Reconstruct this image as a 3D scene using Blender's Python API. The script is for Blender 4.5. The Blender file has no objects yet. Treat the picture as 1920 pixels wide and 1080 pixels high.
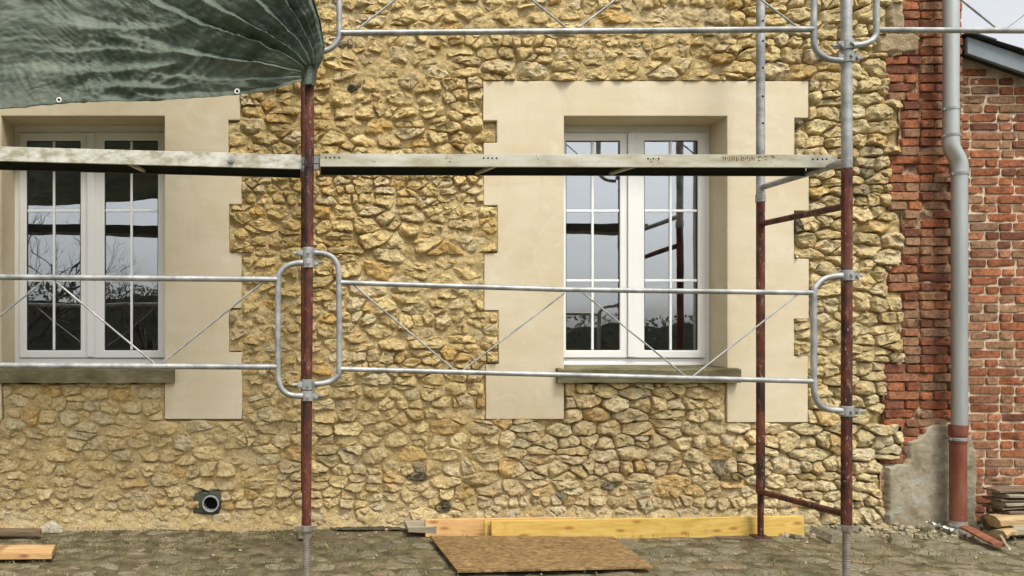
import bpy, bmesh, math, random
import numpy as np
from mathutils import Vector, Matrix, noise as mn

R = math.radians
rng = random.Random(7)
scn = bpy.context.scene
COL = scn.collection

# ------------------------------------------------------------------ camera
F = 1387.0          # focal length in photo pixels
CX, CY = 580.0, 645.0
D0, EYE = 5.5, 1.35  # camera to wall, camera height
cam = bpy.data.cameras.new('camera')
cam.sensor_width = 36.0
cam.lens = F / 1920 * 36
cam.shift_x = (960 - CX) / 1920
cam.shift_y = (CY - 540) / 1920
cam.clip_start, cam.clip_end = 0.05, 2000
co = bpy.data.objects.new('camera', cam); COL.objects.link(co)
co.location = (0, -D0, EYE); co.rotation_euler = (R(90), 0, 0)
scn.camera = co

# ------------------------------------------------------------------ light
SUN_EL, SUN_AZ = R(60), R(158)     # azimuth clockwise from +Y
w = bpy.data.worlds.new('World'); scn.world = w; w.use_nodes = True
nt = w.node_tree; nt.nodes.clear()
sky = nt.nodes.new('ShaderNodeTexSky'); sky.sky_type = 'NISHITA'
sky.sun_disc = False; sky.sun_elevation = SUN_EL; sky.sun_rotation = SUN_AZ
sky.air_density = 1.0; sky.dust_density = 4.0; sky.ozone_density = 1.0
hs = nt.nodes.new('ShaderNodeHueSaturation'); hs.inputs['Saturation'].default_value = 0.16
bg = nt.nodes.new('ShaderNodeBackground'); bg.inputs['Strength'].default_value = 0.125
wo = nt.nodes.new('ShaderNodeOutputWorld')
nt.links.new(sky.outputs[0], hs.inputs['Color']); nt.links.new(hs.outputs[0], bg.inputs['Color'])
nt.links.new(bg.outputs[0], wo.inputs['Surface'])
sun = bpy.data.lights.new('sun', 'SUN'); sun.energy = 1.35; sun.angle = R(16); sun.color = (1, .965, .90)
so = bpy.data.objects.new('sun', sun); COL.objects.link(so)
dirv = Vector((math.sin(SUN_AZ) * math.cos(SUN_EL), math.cos(SUN_AZ) * math.cos(SUN_EL), math.sin(SUN_EL)))
so.rotation_euler = dirv.to_track_quat('Z', 'Y').to_euler(); so.location = (0, -8, 12)
vs = scn.view_settings
vs.view_transform = 'Standard'; vs.look = 'None'; vs.gamma = 1; vs.use_curve_mapping = False
vs.exposure = 0.95

# ------------------------------------------------------------------ helpers
def P(px, py, d):
    return Vector(((px - CX) / F * d, d - D0, EYE - (py - CY) / F * d))
def wx(px, d=D0): return (px - CX) / F * d
def wz(py, d=D0): return EYE - (py - CY) / F * d
def lin(r, g, b):
    f = lambda c: c / 12.92 if c <= .04045 else ((c + .055) / 1.055) ** 2.4
    return (f(r / 255), f(g / 255), f(b / 255), 1)

def tag(o, label=None, cat=None, group=None, kind=None):
    if label: o['label'] = label
    if cat: o['category'] = cat
    if group: o['group'] = group
    if kind: o['kind'] = kind
    return o
def thing(name, loc, label, cat, group=None):
    o = bpy.data.objects.new(name, None); o.location = loc; o.empty_display_size = .1
    COL.objects.link(o)
    return tag(o, label, cat, group)
def link(name, me, m, parent=None):
    o = bpy.data.objects.new(name, me)
    if m: me.materials.append(m)
    COL.objects.link(o)
    if parent is not None:
        o.parent = parent
        o.matrix_parent_inverse = Matrix.Translation(-Vector(parent.location))
    return o

class MB:
    """collects geometry for one mesh"""
    def __init__(s): s.v = []; s.f = []; s.t = []
    def add(s, vs, fs, tint=None):
        n = len(s.v); s.v += [tuple(p) for p in vs]; s.f += [tuple(i + n for i in q) for q in fs]
        s.t += [tint or (1, 1, 1, 1)] * len(vs)
        return s
    def box(s, a, b, rot=None, pivot=None, jit=0, tint=None):
        x0, y0, z0 = a; x1, y1, z1 = b
        vs = [Vector(p) for p in ((x0, y0, z0), (x1, y0, z0), (x1, y1, z0), (x0, y1, z0), (x0, y0, z1), (x1, y0, z1), (x1, y1, z1), (x0, y1, z1))]
        if rot is not None:
            c = Vector(pivot) if pivot is not None else (Vector(a) + Vector(b)) / 2
            vs = [c + rot @ (p - c) for p in vs]
        if jit: vs = [p + Vector((rng.uniform(-jit, jit), rng.uniform(-jit, jit), rng.uniform(-jit, jit))) for p in vs]
        return s.add(vs, [(0, 3, 2, 1), (4, 5, 6, 7), (0, 1, 5, 4), (1, 2, 6, 5), (2, 3, 7, 6), (3, 0, 4, 7)], tint)
    def bar(s, p, q, wd, ht, up=Vector((0, 0, 1)), tint=None):
        p, q = Vector(p), Vector(q); d = (q - p).normalized()
        a = d.cross(up).normalized(); b = a.cross(d).normalized()
        vs = []
        for e in (p, q):
            for i, j in ((-1, -1), (1, -1), (1, 1), (-1, 1)): vs.append(e + a * i * wd / 2 + b * j * ht / 2)
        return s.add(vs, [(0, 1, 2, 3), (7, 6, 5, 4), (0, 4, 5, 1), (1, 5, 6, 2), (2, 6, 7, 3), (3, 7, 4, 0)], tint)
    def tube(s, pts, r, n=12, cap=True, tint=None):
        pts = [Vector(p) for p in pts]; m = len(pts)
        rs = r if isinstance(r, (list, tuple)) else [r] * m
        T = []
        for i in range(m):
            t = (pts[min(i + 1, m - 1)] - pts[max(i - 1, 0)])
            T.append(t.normalized())
        a = T[0].cross(Vector((.31, .84, .45))).normalized(); vs = []
        for i in range(m):
            a = (a - T[i] * a.dot(T[i])).normalized(); b = T[i].cross(a)
            for k in range(n):
                an = 2 * math.pi * k / n
                vs.append(pts[i] + (a * math.cos(an) + b * math.sin(an)) * rs[i])
        fs = []
        for i in range(m - 1):
            for k in range(n):
                k2 = (k + 1) % n
                fs.append((i * n + k, i * n + k2, (i + 1) * n + k2, (i + 1) * n + k))
        if cap: fs.append(tuple(reversed(range(n)))); fs.append(tuple((m - 1) * n + k for k in range(n)))
        return s.add(vs, fs, tint)
    def mesh(s, name, smooth=None):
        me = bpy.data.meshes.new(name); me.from_pydata(s.v, [], s.f)
        if any(t != (1, 1, 1, 1) for t in s.t):
            at = me.attributes.new('tint', 'FLOAT_COLOR', 'POINT')
            at.data.foreach_set('color', np.array(s.t, dtype=np.float32).ravel())
        if smooth is not None:
            me.polygons.foreach_set('use_smooth', [True] * len(me.polygons))
            me.update()
            me.set_sharp_from_angle(angle=R(smooth))
        me.update()
        return me
    def build(s, name, m, parent=None, smooth=None):
        return link(name, s.mesh(name, smooth), m, parent)

def bevel(o, wd, seg=2, ang=40):
    b = o.modifiers.new('bevel', 'BEVEL'); b.width = wd; b.segments = seg; b.limit_method = 'ANGLE'; b.angle_limit = R(ang)
    return o
def curve_pts(pts, n=5):
    """Catmull-Rom through points"""
    pts = [Vector(p) for p in pts]; out = []
    for i in range(len(pts) - 1):
        p0 = pts[max(i - 1, 0)]; p1 = pts[i]; p2 = pts[i + 1]; p3 = pts[min(i + 2, len(pts) - 1)]
        for k in range(n):
            t = k / n
            out.append(.5 * ((2 * p1) + (p2 - p0) * t + (2 * p0 - 5 * p1 + 4 * p2 - p3) * t * t + (3 * p1 - p0 - 3 * p2 + p3) * t ** 3))
    out.append(pts[-1])
    return out

# ------------------------------------------------------------------ materials
class NG:
    def __init__(s, name):
        s.m = bpy.data.materials.new(name); s.m.use_nodes = True
        s.n = s.m.node_tree.nodes; s.l = s.m.node_tree.links
        s.b = s.n['Principled BSDF']; s.out = s.n['Material Output']
        s.tc = s.n.new('ShaderNodeTexCoord')
    def lk(s, a, b): s.l.new(a, b); return s
    def map(s, scale=(1, 1, 1), rot=(0, 0, 0), coord='Object'):
        m = s.n.new('ShaderNodeMapping'); m.inputs['Scale'].default_value = scale; m.inputs['Rotation'].default_value = rot
        s.lk(s.tc.outputs[coord], m.inputs['Vector']); return m.outputs[0]
    def noise(s, scale, detail=5, rough=.55, vec=None, dist=0, lac=2):
        t = s.n.new('ShaderNodeTexNoise'); t.inputs['Scale'].default_value = scale; t.inputs['Detail'].default_value = detail
        t.inputs['Roughness'].default_value = rough; t.inputs['Distortion'].default_value = dist
        s.lk(vec if vec is not None else s.tc.outputs['Object'], t.inputs['Vector']); return t.outputs['Fac']
    def voro(s, scale, feat='F1', vec=None, out='Distance'):
        t = s.n.new('ShaderNodeTexVoronoi'); t.feature = feat; t.inputs['Scale'].default_value = scale
        s.lk(vec if vec is not None else s.tc.outputs['Object'], t.inputs['Vector']); return t.outputs[out]
    def chips(s, scale):
        """random height per small warped cell: broken faces"""
        t = s.n.new('ShaderNodeTexNoise'); t.inputs['Scale'].default_value = scale * .9; t.inputs['Detail'].default_value = 4
        s.lk(s.tc.outputs['Object'], t.inputs['Vector'])
        m = s.n.new('ShaderNodeVectorMath'); m.operation = 'MULTIPLY_ADD'; s.lk(t.outputs['Color'], m.inputs[0])
        m.inputs[1].default_value = (1.1 / scale,) * 3; s.lk(s.tc.outputs['Object'], m.inputs[2])
        c = s.voro(scale, 'SMOOTH_F1', vec=m.outputs[0], out='Color')
        sp = s.n.new('ShaderNodeSeparateColor'); s.lk(c, sp.inputs[0]); return sp.outputs[0]
    def ramp(s, fac, stops):
        r = s.n.new('ShaderNodeValToRGB'); e = r.color_ramp.elements
        while len(e) < len(stops): e.new(.5)
        for i, (p, c) in enumerate(stops):
            e[i].position = p; e[i].color = c if len(c) == 4 else (*c, 1)
        s.lk(fac, r.inputs['Fac']); return r.outputs['Color']
    def val(s, fac, a, b, lo=0, hi=1):
        r = s.n.new('ShaderNodeMapRange'); r.inputs['From Min'].default_value = a; r.inputs['From Max'].default_value = b
        r.inputs['To Min'].default_value = lo; r.inputs['To Max'].default_value = hi
        s.lk(fac, r.inputs['Value']); return r.outputs[0]
    def mix(s, fac, a, b, mode='MIX'):
        m = s.n.new('ShaderNodeMix'); m.data_type = 'RGBA'; m.blend_type = mode
        for v, i in ((fac, 0), (a, 6), (b, 7)):
            if hasattr(v, 'links') or isinstance(v, bpy.types.NodeSocket): s.lk(v, m.inputs[i])
            elif i == 0: m.inputs[0].default_value = v
            else: m.inputs[i].default_value = v if len(v) == 4 else (*v, 1)
        return m.outputs[2]
    def math(s, op, a, b=None):
        m = s.n.new('ShaderNodeMath'); m.operation = op
        for v, i in ((a, 0), (b, 1)):
            if v is None: continue
            if isinstance(v, bpy.types.NodeSocket): s.lk(v, m.inputs[i])
            else: m.inputs[i].default_value = v
        return m.outputs[0]
    def attr(s, name='tint'):
        a = s.n.new('ShaderNodeAttribute'); a.attribute_name = name; return a.outputs['Color']
    def bump(s, h, strength=.5, dist=.01, prev=None):
        b = s.n.new('ShaderNodeBump'); b.inputs['Strength'].default_value = strength; b.inputs['Distance'].default_value = dist
        s.lk(h, b.inputs['Height'])
        if prev is not None: s.lk(prev, b.inputs['Normal'])
        return b.outputs[0]
    def fin(s, col=None, rough=.8, metal=0, normal=None, spec=.5):
        b = s.b
        if col is not None:
            if isinstance(col, bpy.types.NodeSocket): s.lk(col, b.inputs['Base Color'])
            else: b.inputs['Base Color'].default_value = col if len(col) == 4 else (*col, 1)
        for v, k in ((rough, 'Roughness'), (metal, 'Metallic'), (spec, 'Specular IOR Level')):
            if isinstance(v, bpy.types.NodeSocket): s.lk(v, b.inputs[k])
            else: b.inputs[k].default_value = v
        if normal is not None: s.lk(normal, b.inputs['Normal'])
        return s.m

def g1(v): return (v, v, v, 1)

def mk_stone(name='rubble_stone'):
    g = NG(name)
    t = g.attr()
    big = g.noise(7, 6, .65); fine = g.noise(36, 8, .75, dist=.4); vfine = g.noise(120, 4, .65)
    c = g.mix(1, t, g.ramp(fine, [(.34, g1(.66)), (.5, g1(1.0)), (.64, g1(1.25))]), 'MULTIPLY')
    c = g.mix(1, c, g.ramp(vfine, [(.36, g1(.80)), (.5, g1(1.0)), (.62, g1(1.15))]), 'MULTIPLY')
    c = g.mix(g.val(big, .50, .62, 0, .45), c, (.52, .34, .12, 1))
    c = g.mix(g.val(g.noise(13, 7, .7, dist=.8), .53, .65, 0, .55), c, (.66, .55, .35, 1))
    c = g.mix(g.val(g.noise(24, 6, .75), .61, .68, 0, .6), c, (.17, .115, .055, 1))
    sc = g.chips(30)
    n = g.bump(big, .5, .03); n = g.bump(sc, .55, .016, n); n = g.bump(fine, 1.0, .018, n); n = g.bump(vfine, .5, .005, n)
    return g.fin(c, .93, 0, n, .2)
def mk_mortar():
    g = NG('lime_mortar')
    big = g.noise(2.2, 5, .6); mid = g.noise(13, 7, .72, dist=.5); fine = g.noise(70, 6, .75); lump = g.chips(24)
    c = g.ramp(big, [(.35, (.55, .405, .18, 1)), (.5, (.585, .445, .22, 1)), (.65, (.61, .495, .29, 1))])
    c = g.mix(g.val(mid, .5, .64, 0, .55), c, (.52, .36, .15, 1))
    c = g.mix(1, c, g.ramp(fine, [(.35, g1(.66)), (.5, g1(1)), (.63, g1(1.2))]), 'MULTIPLY')
    n = g.bump(lump, .7, .02); n = g.bump(mid, .9, .03, n); n = g.bump(fine, .9, .010, n)
    return g.fin(c, .96, 0, n, .15)
def mk_plaster():
    g = NG('cream_plaster')
    big = g.noise(1.7, 6, .6, dist=.4); mid = g.noise(7, 6, .65, vec=g.map((.5, 1, 1.6)))
    c = g.ramp(big, [(.36, (.585, .49, .325, 1)), (.5, (.625, .535, .375, 1)), (.64, (.65, .57, .42, 1))])
    c = g.mix(g.val(mid, .45, .7, 0, .5), c, (.56, .47, .29, 1))
    c = g.mix(g.val(g.noise(3.1, 8, .75, dist=1.2), .55, .66, 0, .4), c, (.70, .65, .52, 1))
    c = g.mix(g.val(g.noise(5, 8, .75, vec=g.map((1, 1, .35)), dist=.6), .56, .68, 0, .3), c, (.50, .41, .25, 1))
    fine = g.noise(260, 4, .6)
    n = g.bump(g.noise(5, 4, .5), .16, .02); n = g.bump(mid, .12, .01, n); n = g.bump(fine, .18, .002, n)
    return g.fin(c, .85, 0, n, .25)
def mk_brick():
    g = NG('old_brick')
    t = g.attr()
    fine = g.noise(55, 8, .7); big = g.noise(12, 5, .65)
    c = g.mix(1, t, g.ramp(fine, [(.34, g1(.45)), (.5, g1(1)), (.65, g1(1.35))]), 'MULTIPLY')
    c = g.mix(g.val(big, .52, .64, 0, .6), c, (.09, .045, .028, 1))
    c = g.mix(g.val(g.noise(20, 7, .75, dist=.8), .58, .70, 0, .35), c, (.34, .22, .13, 1))
    n = g.bump(big, .5, .012); n = g.bump(fine, .8, .006, n)
    return g.fin(c, .92, 0, n, .2)
def mk_simple(name, stops, scale, rough=.8, metal=0, bump=.3, bscale=80, bdist=.004, vec=(1, 1, 1), spec=.5, detail=6, dist=0, extra=None):
    g = NG(name)
    c = g.ramp(g.noise(scale, detail, .65, vec=g.map(vec), dist=dist), stops)
    if extra:
        for sc, lo, hi, amt, col in extra: c = g.mix(g.val(g.noise(sc, 7, .7, dist=.5), lo, hi, 0, amt), c, col)
    n = g.bump(g.noise(bscale, 6, .65, vec=g.map(vec)), bump, bdist)
    return g.fin(c, rough, metal, n, spec)

M = {}
M['stone'] = mk_stone()
M['mortar'] = mk_mortar()
M['plaster'] = mk_plaster()
M['brick'] = mk_brick()
M['pale_joint'] = mk_simple('pale_brick_joint', [(.4, (.46, .35, .23, 1)), (.6, (.62, .52, .38, 1))], 18, .95, bump=.7, bscale=60, bdist=.01, spec=.15)
M['red_joint'] = mk_simple('eroded_red_joint', [(.4, (.085, .047, .03, 1)), (.51, (.19, .105, .06, 1)), (.60, (.47, .34, .22, 1))], 11, .95, bump=.8, bscale=50, bdist=.015, spec=.15)
M['patch_mortar'] = mk_simple('old_patch_mortar', [(.36, (.25, .19, .105, 1)), (.5, (.36, .28, .165, 1)), (.64, (.42, .34, .22, 1))], 9, .95, bump=.8, bscale=40, bdist=.02, spec=.15, extra=[(14, .56, .66, .6, (.20, .10, .055, 1))])
M['cement'] = mk_simple('grey_cement', [(.36, (.20, .165, .105, 1)), (.5, (.29, .25, .17, 1)), (.64, (.36, .32, .235, 1))], 4.5, .92, bump=.45, bscale=24, bdist=.02, spec=.2,
                        extra=[(2.6, .55, .62, .5, (.37, .385, .34, 1)), (7, .54, .64, .6, (.20, .15, .08, 1))])
M['pvc_white'] = mk_simple('white_pvc', [(.3, (.78, .77, .73, 1)), (.7, (.82, .81, .78, 1))], 3, .35, bump=.03, spec=.5)
M['bar_white'] = mk_simple('glazing_bar_white', [(.3, (.8, .8, .78, 1)), (.7, (.85, .85, .84, 1))], 3, .4, bump=.02)
M['gasket'] = mk_simple('dark_gasket', [(.3, (.02, .02, .022, 1)), (.7, (.035, .035, .035, 1))], 9, .6, bump=.05)
M['room'] = mk_simple('room_paint', [(.3, (.34, .34, .32, 1)), (.7, (.42, .41, .39, 1))], 2, .9, bump=.1)
M['sill'] = mk_simple('mossy_sill_stone', [(.3, (.08, .075, .03, 1)), (.5, (.16, .14, .075, 1)), (.7, (.25, .22, .14, 1))], 7, .95, bump=.7, bscale=45, bdist=.01, spec=.15, vec=(.6, 1, 1.4))
M['zinc'] = mk_simple('galvanised_steel', [(.36, (.21, .215, .21, 1)), (.5, (.31, .315, .30, 1)), (.64, (.43, .425, .40, 1))], 11, .5, .4, bump=.12, bscale=40, spec=.5,
                      extra=[(24, .58, .70, .6, (.20, .17, .125, 1)), (60, .6, .7, .5, (.55, .55, .52, 1))])
M['jack'] = mk_simple('rusty_screw_steel', [(.3, (.13, .10, .07, 1)), (.5, (.22, .19, .15, 1)), (.7, (.30, .28, .24, 1))], 16, .6, .3, bump=.2, bscale=60)
M['zinc_pipe'] = mk_simple('weathered_zinc', [(.36, (.33, .355, .345, 1)), (.64, (.46, .475, .455, 1))], 5, .45, .55, bump=.06, bscale=30, vec=(1, 1, .15))
def mk_redsteel():
    g = NG('worn_red_steel')
    a = g.noise(9, 7, .72, vec=g.map((1, 1, .3))); b = g.noise(38, 6, .75, vec=g.map((1, 1, .3)))
    c = g.ramp(a, [(.40, (.022, .010, .009, 1)), (.47, (.085, .020, .012, 1)), (.55, (.135, .036, .018, 1)), (.63, (.12, .055, .03, 1))])
    c = g.mix(g.val(b, .57, .66, 0, .75), c, (.24, .15, .115, 1))
    c = g.mix(g.val(g.noise(17, 8, .75), .55, .66, 0, .75), c, (.035, .020, .015, 1))
    n = g.bump(b, .5, .003)
    c = g.mix(g.val(g.noise(55, 3, .6, vec=g.map((1, 1, .5))), .63, .66, 0, .8), c, (.30, .23, .18, 1))
    c = g.mix(g.val(g.noise(4, 5, .7), .5, .62, 0, .75), c, (.045, .022, .015, 1))
    return g.fin(c, .62, 0, n, .3)
M['redsteel'] = mk_redsteel()
M['terracotta'] = mk_simple('red_painted_pipe', [(.38, (.105, .026, .016, 1)), (.52, (.18, .047, .024, 1)), (.64, (.21, .075, .042, 1))], 7, .55, 0, bump=.12, bscale=40, vec=(1, 1, .3),
                            extra=[(16, .55, .68, .5, (.24, .16, .115, 1))])
M['concrete_foot'] = mk_simple('pipe_foot_grey', [(.3, (.20, .17, .13, 1)), (.7, (.33, .29, .24, 1))], 20, .9, bump=.4)
M['deck'] = mk_simple('deck_steel', [(.36, (.31, .28, .18, 1)), (.5, (.43, .41, .31, 1)), (.64, (.53, .51, .43, 1))], 6, .6, .0, bump=.15, bscale=60, vec=(.5, 1, 2),
                      extra=[(22, .62, .70, .75, (.17, .08, .035, 1)), (40, .64, .7, .5, (.72, .70, .64, 1))])
M['deck_white'] = mk_simple('peeling_white_deck', [(.40, (.30, .28, .19, 1)), (.48, (.45, .43, .34, 1)), (.60, (.58, .565, .49, 1))], 14, .6, 0, bump=.2, bscale=60, vec=(.7, 1, 1.3),
                            extra=[(26, .56, .68, .6, (.33, .33, .22, 1)), (9, .6, .7, .4, (.38, .33, .22, 1))])
M['deck_under_shade'] = mk_simple('deck_underside_shade', [(.3, (.030, .030, .026, 1)), (.7, (.06, .058, .048, 1))], 8, .7, .1, bump=.1)  # shade under the deck put into the colour of plate and rear beam
M['black'] = mk_simple('dark_hole', [(.3, (.008, .008, .008, 1)), (.7, (.015, .014, .013, 1))], 9, .9, bump=.05, spec=.1)
M['slate'] = mk_simple('roof_slate', [(.3, (.018, .022, .026, 1)), (.7, (.045, .05, .055, 1))], 20, .7, bump=.4)
M['fascia'] = mk_simple('fascia_paint', [(.3, (.15, .18, .19, 1)), (.7, (.20, .235, .245, 1))], 6, .6, bump=.15, bscale=40, extra=[(16, .64, .7, .7, (.05, .05, .05, 1))])
M['eyelet'] = mk_simple('white_eyelet', [(.3, (.7, .7, .66, 1)), (.7, (.78, .78, .75, 1))], 9, .45, bump=.05)

def mk_wood(name, a, b, c, knot, rough=.65, axis='x', knots=True, sc=1):
    g = NG(name)
    st = {'x': (.9, 9, 9), 'y': (9, .9, 9), 'z': (9, 9, .9)}[axis]
    v = g.map(st)
    f = g.noise(3.2 * sc, 8, .62, vec=v, dist=1.3)
    col = g.ramp(f, [(.3, a), (.5, b), (.72, c)])
    if knots:
        kn = g.voro(4.2, vec=g.map({'x': (.8, 2.2, 2.2), 'y': (2.2, .75, 2.2), 'z': (2.2, 2.2, .75)}[axis], (R(90), 0, 0)))
        kn.node.voronoi_dimensions = '2D'
        col = g.mix(g.val(kn, .05, .16, .85, 0), col, knot)
    col = g.mix(g.val(g.noise(7, 6, .7), .58, .75, 0, .45), col, knot)
    n = g.bump(f, .25, .004)
    return g.fin(col, rough, 0, n, .3)
M['pine_yellow'] = mk_wood('yellow_shuttering_board', (.44, .27, .055, 1), (.55, .36, .085, 1), (.62, .45, .15, 1), (.30, .13, .02, 1))
M['pine_orange'] = mk_wood('pine_board', (.50, .27, .10, 1), (.60, .36, .14, 1), (.65, .43, .2, 1), (.30, .13, .04, 1))
M['pine_pale'] = mk_wood('weathered_pine', (.40, .22, .08, 1), (.52, .32, .14, 1), (.60, .45, .28, 1), (.22, .09, .03, 1))
M['old_wood'] = mk_wood('old_grey_timber', (.07, .045, .025, 1), (.14, .095, .055, 1), (.24, .18, .115, 1), (.03, .02, .015, 1), .85, knots=False)
M['grey_wood'] = mk_wood('silvered_timber', (.17, .14, .085, 1), (.28, .24, .165, 1), (.40, .36, .27, 1), (.08, .06, .04, 1), .85, knots=False)
M['red_wood'] = mk_wood('red_stained_timber', (.10, .035, .02, 1), (.20, .07, .035, 1), (.30, .13, .07, 1), (.06, .025, .02, 1), .8, knots=False)
M['bark_wood'] = mk_wood('split_firewood', (.24, .15, .07, 1), (.36, .25, .12, 1), (.46, .35, .2, 1), (.10, .06, .03, 1), .85, knots=False)
def mk_osb():
    g = NG('osb_strands')
    v1 = g.voro(38, vec=g.map((1, 3.2, 1), (0, 0, .5)), out='Color'); v2 = g.voro(34, vec=g.map((1, 3, 1), (0, 0, -.7)), out='Color')
    s1 = g.n.new('ShaderNodeSeparateColor'); g.lk(v1, s1.inputs[0])
    s2 = g.n.new('ShaderNodeSeparateColor'); g.lk(v2, s2.inputs[0])
    f = g.math('MULTIPLY', g.math('ADD', s1.outputs[0], s2.outputs[1]), .5)
    c = g.ramp(f, [(.15, (.10, .058, .022, 1)), (.5, (.18, .108, .042, 1)), (.85, (.33, .22, .10, 1))])
    c = g.mix(g.val(g.noise(3, 6, .7), .5, .7, 0, .5), c, (.16, .10, .035, 1))
    return g.fin(c, .75, 0, g.bump(f, .35, .004), .3)
M['osb'] = mk_osb()
def mk_tarp():
    g = NG('green_tarpaulin')
    a = g.noise(3, 6, .6); b = g.noise(26, 7, .65, dist=.6)
    c = g.ramp(a, [(.38, (.072, .092, .066, 1)), (.5, (.094, .117, .085, 1)), (.64, (.13, .148, .11, 1))])
    c = g.mix(g.val(b, .55, .75, 0, .5), c, (.16, .19, .14, 1))
    weave = g.noise(400, 2, .5)
    cr = g.voro(13, 'DISTANCE_TO_EDGE', vec=g.map((.8, 1, 1.6)))
    cr2 = g.voro(31, 'DISTANCE_TO_EDGE', vec=g.map((.7, 1, 1.5), (0, .4, 0)))
    n = g.bump(g.noise(22, 7, .65, vec=g.map((.6, 1, 2.0)), dist=.8), .5, .012); n = g.bump(b, .4, .006, n); n = g.bump(weave, .1, .001, n)
    return g.fin(c, .6, 0, n, .3)
M['tarp'] = mk_tarp()
def mk_glass():
    g = NG('window_glass')
    g.n.remove(g.b)
    tr = g.n.new('ShaderNodeBsdfTransparent'); tr.inputs[0].default_value = (.62, .66, .66, 1)
    gl = g.n.new('ShaderNodeBsdfGlossy'); gl.inputs['Roughness'].default_value = .0; gl.inputs['Color'].default_value = (.95, .97, 1, 1)
    n = g.bump(g.noise(2.1, 2, .4), .05, .05); g.lk(n, gl.inputs['Normal'])
    lw = g.n.new('ShaderNodeFresnel'); lw.inputs['IOR'].default_value = 1.9
    mx = g.n.new('ShaderNodeMixShader')
    g.lk(g.math('MINIMUM', g.math('MULTIPLY', lw.outputs[0], 3.2), .9), mx.inputs[0])
    g.lk(tr.outputs[0], mx.inputs[1]); g.lk(gl.outputs[0], mx.inputs[2]); g.lk(mx.outputs[0], g.out.inputs[0])
    return g.m
M['glass'] = mk_glass()
def mk_paver():
    g = NG('worn_paving')
    t = g.attr(); fine = g.noise(55, 8, .75); big = g.noise(3.2, 7, .7, dist=.6); mid = g.noise(13, 8, .75, vec=g.map((.8, 1.6, 1)), dist=1)
    c = g.mix(1, t, g.ramp(fine, [(.34, g1(.5)), (.5, g1(1)), (.66, g1(1.4))]), 'MULTIPLY')
    c = g.mix(g.val(big, .46, .60, 0, .6), c, (.16, .136, .070, 1))
    c = g.mix(g.val(mid, .52, .62, 0, .5), c, (.075, .065, .033, 1))
    c = g.mix(g.val(g.noise(5, 7, .72), .54, .64, 0, .6), c, (.145, .14, .058, 1))
    c = g.mix(g.val(g.noise(30, 7, .75), .58, .68, 0, .55), c, (.34, .29, .19, 1))
    n = g.bump(mid, .9, .03); n = g.bump(fine, .9, .010, n)
    return g.fin(c, g.ramp(big, [(.4, g1(.45)), (.6, g1(.9))]), 0, n, .35)
M['paver'] = mk_paver()
M['soil'] = mk_simple('mossy_soil', [(.36, (.065, .05, .028, 1)), (.5, (.125, .105, .052, 1)), (.64, (.22, .18, .105, 1))], 9, .95, bump=.9, bscale=40, bdist=.02, spec=.2,
                      extra=[(2.2, .5, .65, .6, (.10, .075, .04, 1)), (50, .62, .7, .5, (.32, .28, .18, 1))])
M['sandfoot'] = mk_simple('sandy_mortar_droppings', [(.3, (.30, .21, .10, 1)), (.6, (.42, .33, .2, 1))], 12, .95, bump=.8, bscale=50, bdist=.015, spec=.15)
M['flake'] = mk_simple('pale_chips', [(.4, (.30, .25, .16, 1)), (.6, (.52, .46, .34, 1))], 20, .9, bump=.3)
M['straw'] = mk_simple('dry_grass', [(.3, (.16, .15, .05, 1)), (.7, (.38, .33, .17, 1))], 9, .9, bump=.1)
M['moss'] = mk_simple('moss_tufts', [(.3, (.05, .065, .015, 1)), (.7, (.13, .14, .045, 1))], 9, .95, bump=.4)
M['foliage'] = mk_simple('hedge_leaves', [(.3, (.08, .085, .06, 1)), (.7, (.15, .15, .105, 1))], 5, .8, bump=.2)
M['bark'] = mk_simple('tree_bark', [(.3, (.035, .03, .022, 1)), (.7, (.09, .075, .055, 1))], 12, .9, bump=.5, vec=(1, 1, .2))
M['white_scrap'] = mk_simple('white_plastic_scrap', [(.3, (.5, .49, .46, 1)), (.7, (.68, .67, .65, 1))], 12, .8, bump=.4, bscale=30)
M['meadow'] = mk_simple('yard_ground', [(.3, (.05, .05, .02, 1)), (.6, (.11, .10, .05, 1)), (.75, (.16, .14, .08, 1))], .8, .95, bump=.5, bscale=9, bdist=.05)

# ------------------------------------------------------------------ geometry: cells and stones
def clip(poly, nx, nz, d):
    """keep nx*x+nz*z <= d"""
    out = []; n = len(poly)
    for i in range(n):
        a = poly[i]; b = poly[(i + 1) % n]
        da = nx * a[0] + nz * a[1] - d; db = nx * b[0] + nz * b[1] - d
        if da <= 0: out.append(a)
        if (da < 0 < db) or (db < 0 < da):
            t = da / (da - db); out.append((a[0] + (b[0] - a[0]) * t, a[1] + (b[1] - a[1]) * t))
    return out
def area(p):
    return .5 * abs(sum(p[i][0] * p[(i + 1) % len(p)][1] - p[(i + 1) % len(p)][0] * p[i][1] for i in range(len(p))))
def cells(seeds, sx, bounds, wts=None):
    """anisotropic power cells of the seeds"""
    S = np.array(seeds); Q = S * np.array([sx, 1.0])
    W = np.zeros(len(S)) if wts is None else np.array(wts)
    out = []
    for i in range(len(S)):
        d2 = ((Q - Q[i]) ** 2).sum(1); idx = np.argsort(d2)[1:26]
        x, z = S[i]; h = .45
        poly = [(x - h, z - h), (x + h, z - h), (x + h, z + h), (x - h, z + h)]
        for j in idx:
            dq = Q[j] - Q[i]
            dd = (Q[j] @ Q[j] - Q[i] @ Q[i] + W[i] - W[j]) / 2
            poly = clip(poly, dq[0] * sx, dq[1], dd)
            if len(poly) < 3: break
        x0, z0, x1, z1 = bounds
        for q in ((-1, 0, -x0), (1, 0, x1), (0, -1, -z0), (0, 1, z1)):
            if len(poly) >= 3: poly = clip(poly, *q)
        out.append(poly if len(poly) >= 3 else None)
    return out
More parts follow.
